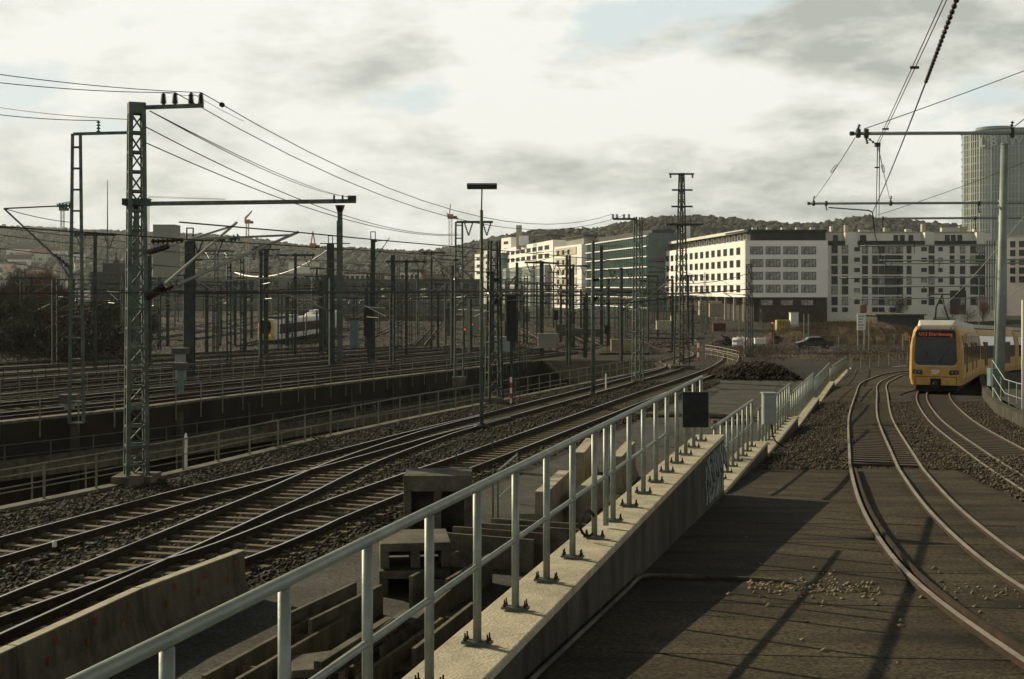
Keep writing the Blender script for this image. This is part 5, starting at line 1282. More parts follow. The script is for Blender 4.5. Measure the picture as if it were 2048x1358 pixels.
for i, ch in enumerate('LBBW'):
    me = text_mesh(ch, 6.0, .15, .12); me.materials.append(MT['letters'])
    px = (1978, 1994, 2010, 2030)[i]; ang = math.asin(max(-1, min(1, ((px-1024)*(Yt-21)/F-xc)/22.9))); x = xc+23*math.sin(ang); y = Yt-23*math.cos(ang)
    t = child(tw, me, 'letter', (x-xc, y-Yt, P(0, 281, Yt-22).z+3)); t.rotation_euler = (PI/2, 0, ang)
# left skyline
def slab(label, px0, px1, pt, pb, Y, m_, depth=20, name='distant_building', wins=0, roofm='roof_d', cat='building', rz=0, group=None):
    x0, x1 = (px0-1024)*Y/F, (px1-1024)*Y/F; zt_ = P(0, pt, Y).z; zb_ = min(T(Y), P(0, pb, Y).z); r_ = thing(name, label, cat, ((x0+x1)/2, Y, zb_), group)
    b = MB(); b.box(x0, x1, Y, Y+depth, zb_-.5, zt_); b.build('wall', m_, r_); b = MB(); b.box(x0-.2, x1+.2, Y-.2, Y+depth+.2, zt_, zt_+max(.4, .0008*Y)); b.build('roof', roofm, r_)
    if wins:
        n_c, n_r = wins; w_ = (x1-x0)/n_c; hh = (zt_-max(zb_, P(0, pb, Y).z))/n_r
        for i in range(n_c):
            for j in range(n_r): put_window(r_, Vector((x0, Y, 0)), ux, nx_, w_*(i+.5), zt_-hh*(j+.5), w_*.62, hh*.5, 2)
    return r_
slab('grey concrete high-rise with a stepped top, right of the big lattice mast', 306, 349, 451, 560, 900, 'grey_t', 16)
slab('dark flat office block with a bright lower strip, left of the big mast', 181, 249, 546, 590, 420, 'dark_b', 16, wins=(6, 3))
slab('dark stepped roof storey behind the dark office block', 205, 240, 528, 548, 470, 'dark_b', 10)
p = P(232, 545, 480); b = MB(); b.lathe(P(232, 530, 480), P(232, 500, 480), [(0, 1.3), (.3, 1.1), (.35, .5), (1, .05)], 8); sp = thing('church_spire', 'small dark spire above the dark office block', 'spire', P(232, 560, 480)); b.build('spire', 'dark_b', sp)
b = MB(); b.box(p.x-1.2, p.x+1.2, 479, 481, T(480), P(0, 530, 480).z); b.build('shaft', 'dark_b', sp)
slab('long low station hall with a pale flat roof, middle of the skyline', 560, 700, 548, 575, 620, 'grey_b', 30, roofm='cap', wins=(14, 1))
slab('pale hall roof with a raised centre left of the thick dark mast', 577, 622, 524, 545, 700, 'white_g', 30, roofm='cap')
slab('dark long shed running behind the yard masts', 585, 960, 560, 585, 480, 'dark_t', 30, wins=(20, 1))
slab('long train shed with a pale roof edge, left of the long hall', 300, 560, 555, 582, 520, 'grey_t', 30, roofm='cap', wins=(16, 1))
slab('low white platform roof in front of the shed', 580, 900, 601, 607, 400, 'dark_t', 6, name='platform_roof', roofm='cap')
slab('white house with a stepped gable beyond the yard', 800, 838, 545, 562, 650, 'white_g', 12, wins=(4, 1))
slab('beige low building between the thick mast and the close pair', 690, 770, 548, 562, 600, 'beige', 14, wins=(8, 1))
slab('long pale concrete wall below the beige and green offices', 1060, 1260, 637, 650, 320, 'cap', 1.0, name='boundary_wall', roofm='conc', cat='wall')
slab('second pale wall in front, with a lighter end', 1120, 1200, 662, 672, 238, 'conc', .8, name='boundary_wall', roofm='conc', cat='wall')
slab('tan board wall before the pillars of the corner house', 1270, 1410, 624, 640, 330, 'tan', .6, name='site_hoarding', roofm='conc', cat='hoarding')
slab('low pale platform edge across the middle yard', 690, 930, 633, 641, 350, 'conc', 3, name='platform', roofm='conc', cat='platform')
slab('pale low wall piece under the white office row', 1000, 1060, 626, 640, 350, 'conc', 1, name='boundary_wall', roofm='conc', cat='wall')
# mid-yard huts
for i, (px0, px1, pt, pb, Y, m_) in enumerate(((930, 958, 612, 632, 250, 'grey_b'), (700, 716, 640, 656, 180, 'cabin_t'), (350, 368, 708, 722, 85, 'cabin_g'), (128, 145, 806, 818, 60, 'grey_b'), (1130, 1150, 628, 650, 190, 'dark_b'), (355, 366, 740, 760, 70, 'cabin_t'), (1240, 1256, 622, 645, 200, 'grey_b'))):
    slab(['grey switch hut right of the middle yard', 'teal switch cabinet among the middle masts', 'grey cabinet by the yard fence on the left', 'small grey box by the cutting on the left', 'dark switch hut under the beige office', 'teal cabinet beyond the long railing', 'grey hut below the green office'][i], px0, px1, pt, pb, Y, m_, (px1-px0)*Y/F*.8, name='switch_cabinet', cat='cabinet')
# cranes and antenna
def crane(label, px, top, bot, Y, jib, wd, m_, name='tower_crane', lean=0, bm='cranew'):
    p0 = P(px, bot, Y); p1 = P(px, top, Y); r_ = thing(name, label, 'crane', p0); b = MB()
    for sx in (-1, 1):
        for sy in (-1, 1): b.bar((p0.x+sx*wd, Y+sy*wd, p0.z-10), (p1.x+sx*wd, Y+sy*wd, p1.z), wd*.35)
    z = p0.z; k = 0
    while z < p1.z-2*wd:
        s = 1 if k % 2 else -1; b.bar((p0.x-s*wd, Y-wd, z), (p0.x+s*wd, Y-wd, z+2*wd), wd*.25); z += 2*wd; k += 1
    b.build('tower', bm, r_)
    b = MB(); b.box(p1.x-wd*2, p1.x+wd*2, Y-wd*2, Y+wd*2, p1.z-wd*2, p1.z+wd*1.2); b.build('cab', m_, r_)
    for q0, q1 in jib:
        b = MB(); A_, B_ = P(*q0, Y), P(*q1, Y); b.bar(A_, B_, wd*.5); up = Vector((0, 0, wd*2)); b.bar(A_+up, B_+up*.4, wd*.4)
        for k in range(10):
            t = k/10; b.bar(A_.lerp(B_, t), A_.lerp(B_, t+.05)+up*(1-.6*t), wd*.25); b.bar(A_.lerp(B_, t+.05)+up*(1-.6*t), A_.lerp(B_, t+.1), wd*.25)
        b.build('jib', m_, r_)
    b = MB(); b.box(p1.x+wd*2.1, p1.x+wd*4.5, Y-wd, Y+wd, p1.z-wd*2, p1.z); b.build('counterweight', 'conc', r_)
crane('tower crane with green cab beside the left lattice mast', 125, 416, 565, 500, [((113, 414), (146, 404))], .55, 'insul_g')
crane('small orange crane with a raised jib, above the left bracket tips', 495, 442, 530, 700, [((489, 441), (504, 423))], .7, 'orange')
crane('orange and pale crane in the middle, its jib pointing at us', 901, 432, 590, 480, [((893, 432), (917, 439)), ((899, 432), (901, 410))], .55, 'orange')
crane('crane mast with a pointed lattice top behind the thick dark mast', 626, 490, 600, 420, [((622, 490), (626, 464)), ((630, 490), (626, 464))], .5, 'orange')
crane('far pale crane with a very long horizontal jib right of the big mast', 297, 398, 560, 1100, [((296, 395), (450, 399))], .6, 'cranew')
b = MB(); b.tube([P(215, 585, 500), P(215, 360, 500)], .42, 6, r2=.12); an = thing('antenna_mast', 'very thin tall antenna mast between the two lattice masts', 'antenna', P(215, 585, 500)); b.build('mast', 'mast', an)
b = MB(); b.tube([P(215, 588, 500), P(215, 500, 500)], .6, 6, r2=.42); b.build('lower_mast', 'mast', an)

# ------------------------------------------------------------------ hills and forest
def skyline(px): return interp([(-400, 440), (0, 452), (120, 457), (250, 463), (420, 470), (520, 480), (620, 494), (760, 500), (830, 507), (900, 500), (960, 488), (1000, 482), (1060, 470), (1180, 466), (1250, 452), (1300, 441), (1400, 438), (1480, 444), (1560, 453), (1640, 453), (1690, 444), (1740, 438), (1800, 446), (1860, 452), (1940, 457), (2100, 462), (2500, 455)], px)
def ridge(px): return interp([(-400, 2300), (0, 2300), (600, 2200), (800, 1900), (1000, 1250), (1250, 1350), (1500, 1500), (1740, 1400), (2100, 1400), (2600, 1400)], px)
hm = MB(); NXH = 150; NYH = 14; HX = [(-400+3000*i/NXH) for i in range(NXH+1)]
def hillz(px, t):           # t: 0 foot, 1 ridge, beyond 1 behind the ridge
    Yr_ = ridge(px); zr = (HZ-skyline(px)-7)*Yr_/F+EYE; f = max(0, min(1, t)); s = f*f*(3-2*f)*.55+f*.45
    z = -4+(zr+4)*s
    if t > 1: z = zr-(t-1)*140
    return z
for j in range(NYH+1):
    t = j/(NYH-2)
    for px in HX:
        Yr_ = ridge(px); Yf = max(720, Yr_*.55); Y = Yf+(Yr_-Yf)*t; hm.v.append(((px-1024)*Y/F, Y, hillz(px, t)))
for j in range(NYH):
    for i in range(NXH): k = j*(NXH+1)+i; hm.f.append((k, k+1, k+NXH+2, k+NXH+1)); hm.m.append(0)
struct('hills', hm, 'hill', smooth=True)
tp_ = []; tps = []
for k in range(32000):
    px = -150+2350*rng.random(); t = .12+.95*rng.random()**.8
    if px < 170 and t < .45 and rng.random() < .6: continue
    if 330 <= px < 900 and t < .3 and rng.random() < .6: continue
    Yr_ = ridge(px); Yf = max(720, Yr_*.55); Y = Yf+(Yr_-Yf)*t; tp_.append(((px-1024)*Y/F, Y, hillz(px, t)+2.0)); tps.append(Y)
for k in range(7500):
    px = -150+2350*rng.random(); t = 1.0+.02*rng.random(); Yr_ = ridge(px); Yf = max(720, Yr_*.55); Y = Yf+(Yr_-Yf)*t
    tp_.append(((px-1024)*Y/F, Y, hillz(px, 1)+1+2.5*rng.random())); tps.append(Y)
tag(rocks('forest', tp_, 3.5, 'forest', .45, 1.0, (ICO_V, ICO_F)), 'bare and evergreen forest covering the hills on the skyline', 'forest', kind='stuff')
# houses on the left hillside
def house_proto(wm, rm):
    r_ = thing('hillside_house', 'house', 'house', (0, 0, 0)); b = MB(); b.box(-6, 6, -5, 5, -6, 8); b.build('wall', wm, r_)
    b = MB(); b.sweep([[(-6.5, -5.6, 8), (-6.5, 5.6, 8), (-6.5, 0, 12.5)], [(6.5, -5.6, 8), (6.5, 5.6, 8), (6.5, 0, 12.5)]]); b.build('roof', rm, r_)
    b = MB(); b.box(-4, -2, -5.15, -5.0, 2, 4.5); b.build('window', 'glass', r_); b = MB(); b.box(1, 3.5, -5.15, -5.0, 2, 4.5); b.build('window', 'glass', r_)
    register(r_); return r_
hp_ = [house_proto('white_g', 'roof_r'), house_proto('signw', 'roof_d'), house_proto('beige', 'roof_r')]; hu = [0, 0, 0]
rr = random.Random(4); n_h = 0
for i in range(36):
    px = rr.uniform(-20, 170) if i < 24 else rr.uniform(300, 900); t = rr.uniform(.08, .5) if i < 24 else rr.uniform(.05, .3); Yr_ = ridge(px); Yf = max(720, Yr_*.55); Y = Yf+(Yr_-Yf)*t; k = i % 3
    loc = ((px-1024)*Y/F, Y, hillz(px, t)+1); rz = rr.uniform(-.7, .7); lb = ['tiny pale house with a red roof on the far hillside', 'tiny white house with a dark roof on the far hillside', 'tiny beige house with a red roof on the far hillside'][k]
    if not hu[k]: hu[k] = 1; o = hp_[k]; o.location = loc; o.rotation_euler = (0, 0, rz); o['label'] = lb
    else: o = dup(hp_[k], loc, rz, lb)
    s = rr.uniform(.8, 1.5); o.scale = (s*rr.uniform(.9, 1.8), s, s); o['group'] = ['red roofed pale houses on the far hillside', 'dark roofed white houses on the far hillside', 'red roofed beige houses on the far hillside'][k]

# ------------------------------------------------------------------ trees and shrubs
def foliage(name, c, rad, n, size, m_, parent, clumps=14, sl=1.0, seed=0):
    g_ = np.random.default_rng(seed); cl = g_.normal(size=(clumps, 3)); cl /= np.linalg.norm(cl, axis=1)[:, None]; cl *= (g_.random((clumps, 1))**.45)*.8
    idx = g_.integers(0, clumps, n); pos = cl[idx]+g_.normal(size=(n, 3))*.17; pos = pos*np.array(rad)+np.array(c)
    a = g_.normal(size=(n, 3)); a /= np.linalg.norm(a, axis=1)[:, None]; a[:, 2] = abs(a[:, 2])*sl; b_ = np.cross(a, g_.normal(size=(n, 3))); b_ /= np.linalg.norm(b_, axis=1)[:, None]
    s = size*(.5+g_.random((n, 1))); w_ = s*(.4 if sl <= 1 else .045)
    V = np.stack([pos-a*s, pos+b_*w_, pos+a*s, pos-b_*w_], 1).reshape(-1, 3); Fc = np.arange(4*n).reshape(n, 4)
    off = OFF.get(parent, Vector((0, 0, 0))); V = V-np.array([off.x, off.y, off.z]); return np_mesh(name, V, Fc, m_, parent)
def tree(label, px, py_top, Y, wpx, m_, kind='bare', name='bare_tree', group=None, seed=1, base=None, n=2600):
    p = ground_at(px, Y) if base is None else Vector(base); h = P(0, py_top, Y).z-p.z; w_ = wpx*Y/F/2; root = thing(name, label, 'tree' if 'tree' in name else 'shrub', p, group)
    rr = random.Random(seed); b = MB(); tk = max(.05, h*.022)
    b.tube([p-Vector((0, 0, .3)), p+Vector((rr.uniform(-.1, .1)*h*.2, 0, h*.3)), p+Vector((rr.uniform(-.1, .1)*h*.3, 0, h*.75))], tk, 7, r2=tk*.3)
    for k in range(9 if kind == 'bare' else 5):
        z = h*rr.uniform(.15, .6); an_ = rr.uniform(0, 2*PI); e = p+Vector((math.cos(an_)*w_*.8, math.sin(an_)*w_*.8, min(h*.97, z+h*rr.uniform(.2, .4)))); s = p+Vector((0, 0, z)); mid = s.lerp(e, .5)+Vector((0, 0, -.05*h)); b.tube([s, mid, e], tk*.45, 5, r2=tk*.08)
    b.build('trunk', 'bark', root)
    foliage('crown', (p.x, p.y, p.z+h*.58), (w_, w_, h*.46), n, h*.04 if kind == 'bare' else h*.022, m_, root, 22, 3.0 if kind == 'bare' else 1.0, seed)
    return root
left_trees = [(-20, 570, 190, 90, 'twigs'), (22, 552, 210, 95, 'twigs'), (58, 535, 230, 100, 'twigs'), (92, 540, 215, 80, 'rusty_leaf'), (118, 565, 200, 70, 'twigs'), (12, 600, 150, 90, 'leafd'), (64, 592, 160, 90, 'twigs'), (108, 598, 170, 80, 'leafd'), (172, 590, 190, 90, 'twigs'), (212, 596, 180, 80, 'leafd'), (252, 602, 200, 70, 'twigs'), (138, 612, 150, 70, 'twigs'), (42, 636, 125, 90, 'leafd'), (185, 628, 140, 90, 'leafd'), (100, 640, 130, 90, 'twigs'), (300, 612, 230, 60, 'twigs'), (235, 640, 150, 80, 'leafd')]
for i, (px, pt, Y, w_, m_) in enumerate(left_trees):
    tree(f'{"dark shrubby" if m_ == "leafd" else "russet" if m_ == "rusty_leaf" else "bare brown"} tree in the thicket at the left edge, {ordinal(i)} of the clump', px, pt, Y, w_, m_, 'bare' if m_ != 'leafd' else 'leaf', 'thicket_tree', 'trees of the left thicket', 30+i, n=8000)
for i, (px, pt, Y, w_, m_, lb) in enumerate(((546, 838, 52, 46, 'twigs', 'pale scrubby bush growing up through the front cutting railing'), (908, 770, 78, 60, 'grass', 'grey green bush behind the cutting railing near the lamp pole'), (945, 775, 82, 40, 'grass', 'small grey green bush beside the lamp pole'),
        (640, 860, 47, 60, 'drygrass', 'dry brown bush on the edge of the cutting'), (1800, 588, 330, 36, 'twigs', 'bare tree in front of the apartment house, left one'), (1790, 610, 320, 60, 'leafd', 'low evergreen under the apartment windows'), (1966, 590, 300, 40, 'rusty_leaf', 'russet tree at the right end of the apartment house'),
        (1540, 612, 300, 60, 'leafd', 'dark bush at the dark plinth of the corner house'), (1526, 622, 280, 50, 'twigs', 'bare bush beside the pillars of the corner house'), (1905, 600, 310, 50, 'twigs', 'bare shrub by the dark gateway'), (1935, 610, 290, 60, 'drygrass', 'dry shrub above the tram roof'))):
    tree(lb, px, pt, Y, w_, m_, 'bare' if m_ in ('twigs', 'rusty_leaf', 'drygrass') else 'leaf', 'shrub', seed=70+i, n=1200 if Y < 100 else 1500, base=None if Y > 100 else ground_at(px, Y) if not (50 < Y < 90) else Vector(((px-1024)*Y/F, Y, -.6)))

def scrub(name, label, clumps, per, size, m_, seed):
    g_ = np.random.default_rng(seed); Ps = []; Ss = []
    for (x, y, z, r, h) in clumps:
        q = g_.normal(size=(per, 3))*np.array([r*.5, r*.5, h*.32])+np.array([x, y, z+h*.42]); Ps.append(q); Ss.append(np.full(per, size*(.6+.5*h)))
    pos = np.concatenate(Ps); n = len(pos); sz = np.concatenate(Ss)[:, None]*(.5+g_.random((n, 1)))
    a = g_.normal(size=(n, 3)); a[:, 2] = abs(a[:, 2])*1.6; a /= np.linalg.norm(a, axis=1)[:, None]; b_ = np.cross(a, g_.normal(size=(n, 3))); b_ /= np.linalg.norm(b_, axis=1)[:, None]
    V = np.stack([pos-a*sz, pos+b_*sz*.09, pos+a*sz, pos-b_*sz*.09], 1).reshape(-1, 3)
    return tag(np_mesh(name, V, np.arange(4*n).reshape(n, 4), m_), label, kind='stuff')
rr = random.Random(21); cl = []
for k in range(330):
    px = rr.uniform(-60, 285)*.5+rr.uniform(-60, 285)*.5; Y = rr.uniform(118, 215); p = ground_at(px, Y); cl.append((p.x, p.y, p.z, rr.uniform(2, 5), rr.uniform(1.5, 5.0)))
scrub('brushwood', 'dark brown brushwood filling the foot of the left thicket', cl, 170, .15, 'twigs_d', 3)
cl = []
for k in range(900):
    px = rr.uniform(230, 1430); Y = 135+rr.random()**.8*360; p = ground_at(px, Y); cl.append((p.x, p.y, p.z, rr.uniform(1.5, 7), rr.uniform(.3, 1.1)*(1+Y/300)))
scrub('yard_scrub', 'dark low scrub and weeds among the yard tracks', cl, 60, .20, 'twigs_d', 5)
cl = []
for k in range(160):
    px = rr.uniform(350, 1350); Y = 150+rr.random()*200; p = ground_at(px, Y); cl.append((p.x, p.y, p.z, rr.uniform(2, 6), rr.uniform(.2, .7)))
scrub('dry_weeds', 'straw coloured dry weeds in patches among the yard tracks', cl, 70, .14, 'straw', 6)
cl = []
for k in range(220):
    px = rr.uniform(1440, 1840); Y = rr.uniform(110, 150) if k < 150 else rr.uniform(200, 222); p = ground_at(px, Y); cl.append((p.x, p.y, p.z+(0.6 if Y < 150 else 2.5)*.7, rr.uniform(1, 3), rr.uniform(.4, 1.1)))
scrub('bank_scrub', 'brown weeds growing over the banks at the ramp foot', cl, 110, .13, 'twigs', 7)
cl = []
for k in range(260):
    u_ = rr.random(); v_ = rr.uniform(.08, .6); px = 1530+330*u_; Y = 215-13+26*v_; z = T(Y)+3.8*.85*(math.sin(PI*u_)**.55)*(math.sin(PI*v_)**.8)-.3; cl.append(((px-1024)*215/F, Y, z, rr.uniform(1, 3), rr.uniform(.5, 1.1)))
scrub('embankment_grass', 'tall dry brown grass on the long embankment left of the tram', cl, 150, .17, 'brown_grass', 8)
cl = []
for k in range(26):
    u_ = rr.random(); x = (1425+150*u_-1024)*92/F; cl.append((x, 90+rr.uniform(-2, 3), T(90)+math.sin(PI*u_)**.6*.9*rr.random(), rr.uniform(.6, 1.5), rr.uniform(.3, .8)))
scrub('heap_weeds', 'dead stems and roots sticking out of the dark heap', cl, 120, .13, 'twigs', 9)
# ------------------------------------------------------------------ building site in the right middle distance
def mound(label, px0, px1, pt, Y, depth, m_, name='earth_mound', cat='mound', seed=1, sharp=1.0, kind=None):
    x0, x1 = (px0-1024)*Y/F, (px1-1024)*Y/F; h = P(0, pt, Y).z-T(Y); g_ = random.Random(seed); b = MB(); nx, ny = 46, 14
    ph = [g_.uniform(0, 6) for _ in range(6)]
    for j in range(ny+1):
        for i in range(nx+1):
            u_, v_ = i/nx, j/ny; e = (math.sin(PI*u_)**.55)*(math.sin(PI*v_)**.8)
            wv = 1+.16*math.sin(9*u_+ph[0])+.10*math.sin(21*u_+7*v_+ph[1])+.05*math.sin(47*u_+13*v_+ph[2])
            b.v.append((x0+(x1-x0)*u_, Y-depth/2+depth*v_, T(Y)-.15+max(0, h*e*wv*.85+(g_.random()-.5)*.12*h*sharp*min(1, e*3))))
    for j in range(ny):
        for i in range(nx): k = j*(nx+1)+i; b.f.append((k, k+1, k+nx+2, k+nx+1)); b.m.append(0)
    o = b.build(name, m_, smooth=False); return tag(o, label, cat, kind=kind)
mound('long grassy brown embankment left of the tram', 1530, 1860, 640, 215, 26, 'drygrass', seed=3, sharp=.5)
mound('nearer low brown bank below the railing at the ramp foot', 1560, 1850, 708, 132, 16, 'drygrass', seed=8, sharp=.6)
mound('dark heap of rubble and earth by the white handrails', 1425, 1575, 726, 92, 9, 'earth', name='rubble_heap', seed=5, sharp=1.6)
mound('reddish earth pile near the corner house', 1524, 1572, 662, 210, 8, 'red_earth', seed=6)
mound('dark red pile of rubble beside the pylon foot', 1420, 1470, 668, 200, 8, 'earth', seed=9)
mound('brown strip of dug ground left of the pylon', 1180, 1340, 680, 150, 14, 'earth', seed=12, sharp=.4)
hp = []
for k in range(2600):
    u_, v_ = rng.random(), rng.normal()*.2; x = (1425+150*u_-1024)*92/F; hp.append((x, 90+v_*9, T(90)+math.sin(PI*u_)**.6*1.1*math.exp(-v_*v_*6)*rng.random()**.4+.1))
tag(rocks('rubble', hp, .11, 'earth', .5, .7), 'broken lumps over the dark heap by the white handrails', 'rubble', kind='stuff')
# shed, skip, tent, containers
sh = thing('shed', 'long dark low shed with a pale roof edge behind the embankment', 'shed', ((1790-1024)*235/F, 235, T(235)))
b = MB(); x0, x1 = (1745-1024)*235/F, (1838-1024)*235/F; b.box(x0, x1, 232, 242, T(235), P(0, 630, 235).z); b.build('wall', 'dark_b', sh); b = MB(); b.box(x0-.5, x1+.3, 231.4, 242.5, P(0, 630, 235).z, P(0, 627.5, 235).z); b.build('roof', 'conc', sh)
b = MB(); b.box(x0+2, x0+3.2, 231.93, 231.99, T(235), T(235)+2.2); b.build('door', 'brown_b', sh)
sg = thing('site_board', 'white notice board on posts with grey and red lines of writing', 'sign', ((1722-1024)*170/F, 170, T(170)))
A_, B_ = P(1714, 660, 170), P(1731, 627, 170); b = MB(); b.box(A_.x, B_.x, 169.9, 170, A_.z, B_.z); b.build('board', 'signw', sg)
for px in (1716, 1729): q = P(px, 0, 170); b = MB(); b.box(q.x-.06, q.x+.06, 170.01, 170.15, T(170), A_.z+.5); b.build('post', 'galv', sg)
for k in range(5):
    z = B_.z-.35-k*.4; b = MB(); b.box(A_.x+.2, B_.x-.2-.15*(k % 3), 169.87, 169.895, z-.08, z+.06); b.build('printed_line', 'red' if k in (3,) else 'grey_b', sg)
sk = thing('skip_container', 'yellow barred container beside a white cabinet before the corner house', 'container', ((1570-1024)*250/F, 250, T(250)))
A_, B_ = P(1552, 652, 250), P(1579, 640, 250); b = MB(); b.box(A_.x, B_.x, 249, 251, T(250), B_.z); b.build('body', 'cary', sk)
for k in range(7): x = A_.x+(B_.x-A_.x)*(k+.5)/7; b = MB(); b.box(x-.05, x+.05, 248.9, 248.99, A_.z, B_.z); b.build('rib', 'dark_b', sk)
wc = thing('site_toilet', 'white upright cabin beside the yellow container', 'cabin', P(1587, 652, 249)); A_, B_ = P(1580, 655, 249), P(1595, 626, 249)
b = MB(); b.box(A_.x, B_.x, 248.2, 249.8, T(249), B_.z); b.build('body', 'signw', wc); b = MB(); b.box(A_.x-.1, B_.x+.1, 248.1, 249.9, B_.z, B_.z+.15); b.build('roof', 'cap', wc); b = MB(); b.box(A_.x+.3, B_.x-.3, 248.13, 248.19, T(249)+.2, B_.z-.3); b.build('door', 'white_g', wc)
def bag(px, py, Y, s, lb, nm='bulk_bag'):
    p = P(px, py, Y); p.z = T(Y); r_ = thing(nm, lb, 'bulk bag', p, 'white bulk bags'); b = MB(); g_ = random.Random(int(px))
    b.sweep([[(p.x+s*q*math.cos(t)*(1+g_.uniform(-.16, .16)), p.y+s*q*math.sin(t), p.z+z*s*(1+g_.uniform(-.07, .07))) for t in np.linspace(.4, 2*PI+.4, 9)[:-1]] for z, q in ((0, .85), (.3, 1.05), (.7, .9), (1.05, 1.02), (1.3, .7), (1.42, .2))]); b.build('bag', 'tarp', r_)
    b = MB(); b.tube([p+Vector((-s*.4, 0, 1.2*s)), p+Vector((0, 0, 1.6*s)), p+Vector((s*.4, 0, 1.2*s))], .05*s, 5); b.build('lifting_loop', 'tarp', r_)
bag(1476, 673, 190, 1.0, 'white bulk bag standing by the lattice mast, left one'); bag(1495, 671, 190, .9, 'white bulk bag standing by the lattice mast, right one'); bag(1485, 664, 196, .95, 'white bulk bag behind the other two'); bag(1390, 660, 200, .6, 'small white bag left of the pylon-side pile')
for i, (px, py, Y, w_, d_, h_, m_) in enumerate(((1330, 652, 215, 3, 1.5, .9, 'cap'), (1352, 640, 240, 2, 1.5, .8, 'cap'), (1438, 655, 200, 2, 1.2, .7, 'red_earth'), (1520, 678, 160, 1.4, .8, .12, 'signw'), (1130, 660, 160, 2.5, 1.0, .7, 'conc'), (1000, 690, 120, 2.2, 1, .8, 'cabin_g'), (1095, 684, 130, 2, 1, .9, 'grey_b'), (1245, 690, 130, 2.4, 1, .6, 'tan'), (1420, 625, 280, 5, 2, 2.6, 'cap'), (1432, 628, 275, 3, 2, 2.4, 'tan'))):
    p = P(px, py, Y); r_ = thing('material_crate', ['pale long crate on the building site under the pillars', 'small pale crate behind the long one', 'rust red crate right of the pylon', 'low white slab stack in front of the reddish pile', 'pale block by the second pale wall', 'grey cable box beyond the cutting railing', 'grey box right of the number plate', 'low tan block near the right bend', 'leaning pale board before the pillars', 'leaning tan board before the pillars'][i], 'crate', p, None)
    b = MB(); b.box(p.x-w_/2, p.x+w_/2, Y-d_/2, Y+d_/2, min(p.z, max(T(Y), p.z-.6)), p.z+h_-.1 if h_ > .3 else p.z+.02); b.build('body', m_, r_); b = MB(); b.box(p.x-w_/2-.05, p.x+w_/2+.05, Y-d_/2-.05, Y+d_/2+.05, p.z+h_-.1 if h_ > .3 else p.z+.021, p.z+h_); b.build('lid', m_, r_)
# parked dark car behind the bank
p = ground_at(1628, 150); p.z += .55
ca = thing('parked_car', 'dark car parked behind the brown bank, seen from the side', 'car', p)
b = MB(); prof = [(-2.1, .35), (-2.1, .75), (-1.3, .92), (-.65, 1.38), (.7, 1.42), (1.5, 1.0), (2.1, .9), (2.15, .35)]
b.sweep([[(p.x+x, p.y+s*.82, p.z+z) for x, z in prof] for s in (-1, 1)]); b.build('body', 'carp', ca, bevel=.05)
b = MB(); b.sweep([[(p.x+x, p.y+s*.835, p.z+z) for x, z in ((-1.1, .95), (-.6, 1.3), (.65, 1.34), (1.3, 1.0))] for s in (-1, 1)]); b.build('window', 'glass', ca)
for x in (-1.35, 1.35):
    for s in (-.8, .8): b = MB(); b.lathe((p.x+x, p.y+s-.1, p.z+.32), (p.x+x, p.y+s+.1, p.z+.32), [(0, .32), (1, .32)], 14); w__ = b.build('wheel', 'rubber', ca); b = MB(); b.lathe((p.x+x, p.y+s-.115, p.z+.32), (p.x+x, p.y+s-.101, p.z+.32), [(0, .18), (1, .18)], 10); b.build('rim', 'galv', w__)
b = MB(); b.box(p.x-2.13, p.x-2.09, p.y-.7, p.y-.4, p.z+.6, p.z+.75); b.build('headlight', 'lamp', ca)
# light masts and thin posts at the site
for i, (px, pt, Y) in enumerate(((1608, 628, 150), (1617, 628, 150), (1738, 640, 140), (1806, 668, 130), (1958, 555, 200), (1478, 640, 190))):
    p = ground_at(px, Y); r_ = thing('site_post', ['thin pale post before the embankment, left of a pair', 'thin pale post before the embankment, right of a pair', 'pale post in front of the notice board', 'short pale post at the dry grass by the tram', 'pale lamp post above the tram roof', 'thin post with white bags behind'][i], 'post', p); b = MB(); b.tube([p, P(px, pt, Y)], .07, 6); b.build('shaft', 'galv', r_); b = MB(); b.box(p.x-.15, p.x+.15, p.y-.15, p.y+.15, p.z-.2, p.z+.1); b.build('foot', 'conc', r_)
ground_railing('mesh site fence along the top of the embankment foot', [ground_at(1500, 170), ground_at(1620, 172), ground_at(1740, 176), ground_at(1820, 180)], 3.4, 1.9, .06, 'galv', rails=(1.0, .05), name='site_fence')
b = MB(); qx = [GT(1530, 716, .03), GT(1700, 712, .03), GT(1810, 706, .03)]
rd = MB(); 
for j, (p, q) in enumerate(zip(qx, [GT(1540, 700, .03), GT(1700, 698, .03), GT(1820, 694, .03)])): rd.v.append(tuple(p)); rd.v.append(tuple(q))
rd.f = [(0, 2, 3, 1), (2, 4, 5, 3)]; rd.m = [0, 0]; struct('road', rd, 'path')

# ------------------------------------------------------------------ parked train
tr = thing('train', 'parked white train with a yellow and black front among the yard masts', 'train', (-40.9, 207, T(207)))
d_ = Vector((.075, 1, 0)).normalized(); rz_ = math.atan2(-d_.x, d_.y); X0 = Matrix.Translation((-40.9, 207, T(207)+.25)) @ Matrix.Rotation(rz_, 4, 'Z')
def carsec(y, w_=1.42, h=3.95, z0=.45, sc=1.0, dz=0): return [(-w_*sc, y, z0), (-w_*sc, y, z0+1.0), (-w_*sc, y, (h-.7)), (-w_*.82*sc, y, (h-.2)+dz), (-w_*.4*sc, y, h+dz), (w_*.4*sc, y, h+dz), (w_*.82*sc, y, (h-.2)+dz), (w_*sc, y, h-.7), (w_*sc, y, z0+1.0), (w_*sc, y, z0)]
b = MB(); b.x = X0; b.sweep([carsec(.9, sc=.96), carsec(2.0), carsec(22)]); b.sweep([carsec(22.6), carsec(42)]); b.build('body', 'signw', tr, bevel=.03)
